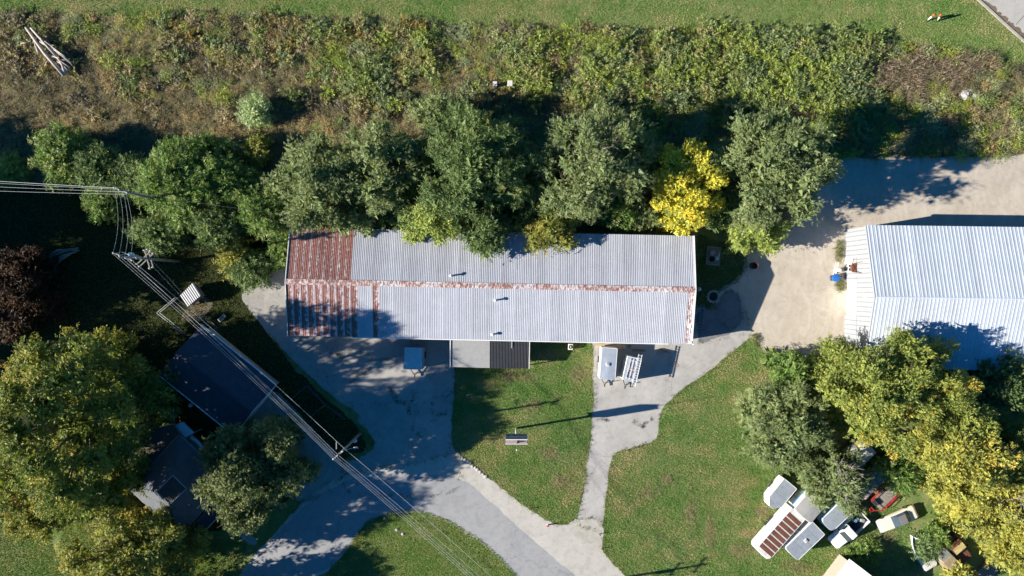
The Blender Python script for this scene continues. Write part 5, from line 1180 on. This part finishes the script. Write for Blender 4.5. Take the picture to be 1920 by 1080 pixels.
for i, (zz, dy, tz, r_) in enumerate(((13.8, .25, 13.9, .05), (13.8, .1, 13.9, .03), (13.5, -.15, 13.6, .03), (13.5, -.45, 13.6, .03))):
    wire((far.x, far.y + dy * 2.3 + .4, tz), Z(p1, zz, -.4 + .3 * i, dy), .9, 'pale power line running left from the top utility pole', 'power lines leaving the picture at the left', r_ * .8)
d2 = Vector((math.cos(a2), math.sin(a2), 0)); d1 = Vector((math.cos(ang(210, 350, 240, 362)), math.sin(ang(210, 350, 240, 362)), 0))
for i, u in enumerate((-.42, -.1, .22, .42)):
    wire(Z(p1, 13.8) + d1 * u * 1.7, Z(p2, 13.75) + d2 * (-1.1 + i * .72), .9, 'power line between the top pole and the pole with four crossed arms', 'power lines between the two upper poles', .026)
nw = Vector((-math.sin(aw), math.cos(aw), 0))
OFF = ((-.62, 12.35, 13.75, -1.2), (-.45, 12.3, 13.75, -.4), (.05, 12.2, 13.75, .4), (-.55, 11.3, 13.2, .1), (.9, 11.6, 13.2, .8))
for i, (o3, z3, zz2, o2) in enumerate(OFF):
    wire(Z(p2, zz2) + d2 * o2, Z(p3, z3) + nw * o3, .8, ('power line between the crossed-arm pole and the pole by the road' if i < 4 else 'power line set apart on the right side of the bundle above the garage'), 'power lines above the garage' if i < 4 else None, .024 if i < 4 else .03, 18)
    wire(Z(p3, z3) + nw * o3, Z(p4, hh4 - .2 - (1.2 if i > 2 else 0)) + nw * o3 * (1.6 if i < 4 else .6), .6, ('power line running over the road and the grass island' if i < 4 else 'power line set apart on the right side of the bundle over the grass island'), 'power lines above the road' if i < 4 else None, .024 if i < 4 else .03, 18)
wire(Z(p2, 8.9, .6, -.5), P(470, 700, 4.2), .3, 'thin service line from the crossed-arm pole down to the garage', None, .012)
wire(Z(p2, 8.9, 1.0, -.3), P(368, 580, 3.0), .2, 'thin service line from the crossed-arm pole towards the coop', None, .012)
wire(Z(p1, 12.5, .2, 0), P(545, 405, 5.7), .8, 'thin service line from the top pole to the shed mast', None, .012)
single('guy_wire', MB().beam((0, 0, 0), (1.6, 1.5, .9), .05), M_YEL, 'pale guy guard standing in the shaded grass near the road pole', 'guy wire', g0(655, 829))

# ---------------------------------------------------------------- sign by the drive
sb = g0(968, 803); sg = thing('pole_sign', 'tall pole sign with a brown and blue cabinet on the front lawn', 'sign', sb)
mb = MB(); mb.tube([(0, 0, -.1), (0, 0, 5.1)], .15, 10); part('pole', mb, M_OLDWHITE, sg, smooth=True)
mb = MB(); mb.box(0, 0, 5.0, 2.62, .46, 3.15); part('cabinet', mb, plain('cabinet_metal', (.33, .32, .33), .5), sg)
mb = MB()
for z_ in (4.95, 6.55, 8.12):
    for y_ in (.27, -.27): mb.box(0, y_, z_, 2.74, .08, .1)
for x_ in (-1.35, 1.35):
    for y_ in (.27, -.27): mb.box(x_, y_, 4.97, .08, .08, 3.2)
part('frame', mb, M_WHITE, sg)
def panel(x0, x1, z0, z1, m, nm='sign_face', y0=.235):
    mb = MB(); mb.box((x0 + x1) / 2, y0, z0, x1 - x0, .03, z1 - z0); part(nm, mb, m, sg)
panel(-1.3, -.05, 5.05, 6.5, plain('sign_blue', (.03, .07, .2), .5, 0, .5, 3, dirt=(.5, .5, .5))); panel(.02, 1.3, 5.05, 6.5, plain('sign_photo', (.36, .2, .14), .5, 0, .6, 4, dirt=(.03, .03, .05))); panel(-1.3, 1.3, 6.66, 8.1, M_PINK)
panel(.0, 1.2, 6.5, 6.58, M_LBLUE, 'light_strip', .27)
mb = MB(); mb.box(0, -.04, 8.152, 2.5, .30, .02); part('top_plate', mb, M_PINK, sg); mb = MB(); mb.box(.12, .0, 8.175, .14, .34, .06); mb.box(.5, .08, 8.175, .7, .08, .08); part('lamp_bracket', mb, M_DARK, sg)
mb = MB(); mb.tube([(0, -.1, 8.1), (0, -.1, 12)], .04, 8); part('rod', mb, M_STEEL, sg); mb = MB(); mb.lathe(0, -.1, [(.03, 12), (.09, 12.05), (.09, 12.12), (.02, 12.18)], 8); part('finial', mb, M_WHITE, sg)

# ---------------------------------------------------------------- small things
ac = thing('air_conditioner', 'white outdoor air conditioner unit on the grass at the shed wall', 'air conditioner', g0(1070, 650.5, .9), rot)
mb = MB(); mb.box(0, 0, .08, .62, .8, .82); part('cabinet', mb, M_CREAM, ac, bevel=.04); mb = MB(); mb.lathe(.0, 0, [(.25, .9), (.27, .93), (.20, .93), (.2, .91)], 14); part('fan_grille', mb, M_DARK, ac); mb = MB(); mb.lathe(0, 0, [(.09, .92), (.09, .96), (.01, .97)], 10); part('fan_hub', mb, M_WHITE, ac)
mb = MB(); mb.box(0, 0, 0, .8, 1.0, .08); part('base_pad', mb, M_CONC, ac)
def board(label, px, py, px2, py2, w, z, mat, name='plank', grp=None, z2=None):
    a_, b_ = P(px, py), P(px2, py2); m = (a_ + b_) / 2
    return single(name, MB().beam(a_ - m + Vector((0, 0, z)), b_ - m + Vector((0, 0, z2 if z2 is not None else z)), w, .05), mat, label, 'board', m, 0, grp)
board('wide pale board lying along the shed wall behind the box trailer', 1117, 649, 1150, 646, .55, .1, M_PWOOD)
board('long dark plank lying on the drive along the shed', 1184, 657, 1211, 658.5, .18, .25, M_GWOOD); board('second plank beside the long dark one on the drive', 1186, 655, 1209, 656, .14, .12, M_WOOD)
board('splintered pale lumber on the drive by the shed corner', 1233, 656.5, 1250, 659, .45, .06, M_PWOOD); board('narrow board crossing the splintered lumber', 1235, 654, 1254, 661, .12, .14, M_WOOD)
board('thin lath on the concrete drive, upper one', 1265, 678, 1272, 686, .07, .03, M_PWOOD); board('thin lath on the concrete drive, lower one', 1263, 680, 1269, 688, .07, .03, M_PWOOD)
board('weathered pale post lying at the lot edge by the lawn', 835, 746, 853, 732, .16, .1, M_WOOD)
for i, (px, r_, lb) in enumerate(((1162, .36, 'larger round wooden spool at the shed wall'), (1169.5, .28, 'smaller round wooden spool at the shed wall'))):
    t = thing('cable_spool', lb, 'spool', g0(px, 650.5, .6)); mb = MB(); mb.lathe(0, 0, [(r_, 0), (r_, .06)], 14); part('flange', mb, M_PWOOD, t); mb = MB(); mb.lathe(0, 0, [(r_, .6), (r_, .66)], 14); part('flange', mb, M_PWOOD, t); mb = MB(); mb.lathe(0, 0, [(r_ * .5, .061), (r_ * .5, .599)], 10); part('drum', mb, M_WOOD, t)
single('plastic_crate', MB().box(0, 0, 0, .5, .5, .06).box(-.23, 0, .06, .04, .5, .35).box(.23, 0, .06, .04, .5, .35).box(0, -.23, .06, .42, .04, .35).box(0, .23, .06, .42, .04, .35), M_STEEL, 'small grey crate at the shed wall beside the spools', 'crate', g0(1180, 649, .3), .1)
drum(1416, 498, .46, .95, M_RUSTP, 'open rusty burn barrel in the yard shade east of the shed', inner=M_DARK)
fp = thing('fire_ring', 'round stone fire ring on the shaded ground right of the shed', 'fire ring', g0(1337, 556))
for k in range(12):
    a = 2 * PI * k / 12; mb = MB(); n_ = 6; r_ = .22
    c_ = Vector((math.cos(a) * .75, math.sin(a) * .75, 0)); mb.prism([(c_.x + r_ * random.uniform(.7, 1.1) * math.cos(2 * PI * q / n_), c_.y + r_ * random.uniform(.7, 1.1) * math.sin(2 * PI * q / n_)) for q in range(n_)], 0, .22 + random.uniform(-.04, .05)); part('stone', mb, M_ROCK, fp, bevel=.03)
mb = MB(); mb.lathe(0, 0, [(.56, .01), (.5, .05), (.01, .06)], 12); part('ash', mb, M_DARK, fp)
pl = thing('pallet', 'old pallet platform in the deep shade right of the shed', 'pallet', g0(1337, 480), ang(1323, 500, 1326, 464) - PI / 2)
for k in range(9): mb = MB(); mb.box(0, -1.15 + k * .29, .12, 1.9, .22, .03); part('slat', mb, M_GWOOD, pl)
for k in (-1, 0, 1): mb = MB(); mb.box(k * .85, 0, 0, .1, 2.5, .12); part('runner', mb, M_WOOD, pl)
c_ = g0(1334, 474); single('engine_block', MB().box(0, 0, .16, .6, .55, .4).box(.05, 0, .56, .5, .2, .12).lathe(0, -.35, [(.12, .2), (.12, .45)], 8), M_STEEL, 'grey engine block on the pallet platform', 'engine', c_, .1)
c_ = g0(1334, 486); single('car_tyre', MB().lathe(0, 0, [(.2, .17), (.36, .17), (.38, .27), (.36, .37), (.2, .37), (.18, .27)], 14), M_TYRE, 'black tyre lying on the pallet platform', 'tyre', c_, smooth=True)
c_ = g0(1344, 484); single('funnel_lamp', MB().lathe(0, 0, [(.28, .17), (.12, .5), (.08, .7)], 10).beam((0, 0, .65), (.25, .7, .5), .07), M_LBLUE, 'pale funnel shaped lamp on the pallet platform', 'lamp', c_, smooth=False)
ladder('aluminium ladder lying on the ground along the end of the shed', P(1315, 608, .1), P(1317, 570, .1), .5, M_STEEL, 10)
for k in range(4):
    single('metal_bracket', MB().beam((-.45, 0, .15), (.45, 0, .15), .06).beam((-.4, 0, 0), (-.4, 0, .3), .06).beam((.4, 0, 0), (.4, 0, .3), .06), M_STEEL, 'grey metal bracket in a row on the ground at the corner of the shed', 'bracket', g0(1309, 612 + k * 4.5), .1, 'metal brackets by the shed end')
# markers in the mown strip
for i, (bx, by, tx, ty, lb) in enumerate(((1739.5, 38, 1752, 27, 'orange topped white marker post farther from the road, leaning'), (1758, 39, 1764, 27, 'orange topped white marker post nearer the road'))):
    b_ = g0(bx, by); tp = P(tx, ty, 1.65); t = thing('marker_post', lb, 'marker post', b_, 0, 'orange and white marker posts'); d_ = Vector((tp.x - b_.x, tp.y - b_.y, 1.65))
    mb = MB(); mb.tube([Vector((0, 0, 0)), d_ * .68], [.10, .13], 8); part('post', mb, M_WHITE, t, smooth=True); mb = MB(); mb.tube([d_ * .68, d_], [.135, .13], 8); part('orange_band', mb, M_ORNG, t, smooth=True)
    mb = MB(); mb.lathe(0, 0, [(.22, 0), (.22, .05), (.1, .08)], 8); part('foot', mb, M_TYRE, t)
# boxes in the weeds
ub = thing('utility_box', 'white utility pedestal in the weeds', 'utility box', g0(928, 158, 1.0)); mb = MB(); mb.box(0, 0, 0, .5, .5, 1.3); part('body', mb, M_OLDWHITE, ub, bevel=.03); mb = MB(); mb.box(0, 0, 1.3, .56, .56, .08); part('lid', mb, M_OLDWHITE, ub)
ub = thing('warning_sign', 'red and white sign plate on a post in the weeds', 'sign', g0(956, 162, 1.4)); mb = MB(); mb.box(0, 0, 0, .08, .08, 1.5); part('post', mb, M_STEEL, ub)
R_ = Matrix.Translation((0, 0, 1.5)) @ Matrix.Rotation(-1.15, 4, 'X'); mb = MB(); mb.box(0, .02, 0, .68, .04, .75, R_); part('plate', mb, M_OLDWHITE, ub); mb = MB(); mb.box(0, .045, .22, .64, .02, .5, R_); part('red_panel', mb, plain('faded_red_sign', (.42, .12, .12)), ub)
def rock(label, px, py, r, h=None, mat=M_ROCK, grp=None, name='rock'):
    rg = np.random.default_rng(int(px * 3 + py)); mb = MB(); n_ = 8; lv = ((.9, 0), (1.05, .3), (.85, .7), (.35, 1.0))
    hgt_ = h or r * .8; vs_ = [(r * q * rg.uniform(.8, 1.2) * math.cos(2 * PI * k / n_), r * q * rg.uniform(.8, 1.2) * math.sin(2 * PI * k / n_), z_ * hgt_ * rg.uniform(.9, 1.1)) for q, z_ in lv for k in range(n_)]
    mb.add(vs_, [(i * n_ + k, i * n_ + (k + 1) % n_, (i + 1) * n_ + (k + 1) % n_, (i + 1) * n_ + k) for i in range(3) for k in range(n_)] + [tuple(3 * n_ + k for k in range(n_))])
    return single(name, mb, mat, label, 'rock', g0(px, py), 0, grp)
for px, py, r_, lb in ((1808, 178, .75, 'largest pale rock at the shaded end of the field'), (1818, 173, .45, 'pale rock touching the largest one at the field end'), (1828, 181, .5, 'grey rock right of the largest one at the field end'), (1838, 184, .35, 'rightmost small rock of the field end group')): rock(lb, px, py, r_)
for px, py, lb in ((721, 971, 'pale stone in the shaded tip of the grass island'), (744, 993, 'grey stone in the middle of the grass island shade'), (755, 1001, 'brownish stone next to the grey one on the grass island'), (565, 674, 'white stone on the left edge of the shaded lot')): rock(lb, px, py, .22)
for k in range(14):
    t_ = k / 13; rock('pale edging stone between the gravel shoulder and the lawn', 848 + 62 * t_ + random.uniform(-1, 1), 843 + 50 * t_ + random.uniform(-1.5, 1.5), random.uniform(.16, .28), .16, grp='edging stones along the shoulder', name='edging_stone')
for (px, py, lb) in ((996, 953, 'short dark stake at the shoulder edge, upper one'), (1124, 1001, 'short dark stake at the foot of the drive'), (1128, 1028, 'short rusty stake at the lowest edge of the drive')):
    single('stake', MB().tube([(0, 0, 0), (.05, .02, .55)], .06, 6).box(.05, .02, .5, .16, .06, .12), M_RUSTP, lb, 'stake', g0(px, py))
hy = thing('marker_flag', 'red and white marker on the gravel shoulder by the drive entrance', 'marker', g0(1027, 984)); mb = MB(); mb.tube([(0, 0, 0), (0, 0, .55)], .09, 8); part('post', mb, M_WHITE, hy); mb = MB(); mb.box(0, 0, .42, .38, .14, .2); part('flag', mb, plain('bright_red', (.6, .03, .08)), hy)
# log pile in the field
LOGS = [((62, 59), (128, 145), .15, .9, .5), ((72, 60), (118, 112), .12, 1.0, .8), ((118, 112), (130, 142), .13, .7, .4), ((86, 84), (146, 124), .08, .7, .9), ((96, 84), (138, 122), .06, .9, .5), ((104, 98), (142, 132), .05, .6, .8), ((100, 116), (92, 126), .05, .4, .3), ((108, 110), (140, 118), .06, .6, .6),
        ((74, 74), (80, 104), .08, .6, .3), ((72, 80), (76, 102), .06, .5, .3), ((90, 78), (94, 88), .06, 1.1, .7), ((112, 96), (146, 128), .05, 1.1, .7), ((84, 90), (128, 143), .09, .5, .35), ((116, 120), (136, 136), .05, .5, .6), ((48, 86), (66, 82), .07, .4, .4), ((120, 134), (136, 140), .06, .6, .4)]
for i, (a_, b_, r_, za, zb) in enumerate(LOGS):
    A_, B_ = P(*a_), P(*b_); m = (A_ + B_) / 2; m.z = 0; L_ = (B_ - A_); n_ = Vector((-L_.y, L_.x, 0)).normalized() * random.uniform(-.25, .25)
    lb = 'longest pale log of the pile in the brown field' if i == 0 else ('second long log crossing the longest one in the pile' if i == 1 else 'bare pale log lying in the pile in the brown field')
    single('log', MB().tube([A_ - m + Vector((0, 0, za + .5)), (A_ + B_) / 2 - m + n_ + Vector((0, 0, (za + zb) / 2 + .45)), B_ - m + Vector((0, 0, zb + .45))], [r_ * 1.1, r_ * 1.4, r_ * 1.6], 7), M_LOG, lb, 'log', m, 0, 'logs of the pile in the field' if i > 1 else None, True)
# dark brush heap in the shade, left
for i, (a_, b_) in enumerate((((96, 484), (150, 465)), ((100, 492), (146, 472)), ((104, 500), (140, 474)), ((98, 478), (128, 468)), ((118, 472), (152, 470)))):
    A_, B_ = P(*a_), P(*b_); m = (A_ + B_) / 2; m.z = 0
    single('log', MB().tube([A_ - m + Vector((0, 0, .3)), Vector((.1, .2, .55)), B_ - m + Vector((0, 0, .35))], [.16, .2, .12], 7), M_GWOOD, 'dim log of the heap lying in the dark yard at the left', 'log', m, 0, 'logs of the heap in the dark yard', True)
single('bucket', MB().lathe(0, 0, [(.2, 0), (.27, .4), (.29, .42), (.26, .43), (.02, .44)], 12), M_LBLUE, 'small pale lidded bucket in the dark yard below the log heap', 'bucket', g0(107, 512), smooth=True)
single('bag', MB().loft([(-.3, .1, .08, 0, .2, .05), (-.1, .28, .2, 0, .4, .1), (.2, .26, .18, 0, .38, .1), (.35, .08, .06, 0, .18, .04)]), M_LBLUE, 'pale crumpled bag on the shaded grass near the road pole', 'bag', g0(665, 826))
single('planter', MB().lathe(0, 0, [(.25, 0), (.38, .4), (.4, .42), (.34, .42), (.3, .3), (.02, .3)], 12), M_BLUEP, 'dark blue planter between the shrubs by the white roofed house', 'planter', g0(1634, 1040), smooth=True)
single('stump', MB().lathe(0, 0, [(.42, 0), (.3, .15), (.26, .5), (.02, .52)], 9), M_LOG, 'pale grey stump on the lawn above the white roofed house', 'stump', g0(1617, 1020))
single('yard_post', MB().tube([(0, 0, 0), (0, 0, 1.1)], .11, 8).lathe(0, 0, [(.13, 1.1), (.02, 1.2)], 8), M_BARK, 'short dark post on the sunny lawn beside the huge maple', 'post', g0(181, 968))
# ring of stones around the old flower bed, lower left
for k in range(11):
    a = 2 * PI * k / 11; p_ = g0(240, 1000); c_ = p_ + Vector((math.cos(a) * 1.0, math.sin(a) * .9, 0)); q_ = (c_.x / S(0) + 960, 540 - c_.y / S(0))
    rock('small stone of the round bed on the lawn below the house', q_[0], q_[1], .18, .15, grp='stones ringing the round bed', name='edging_stone')
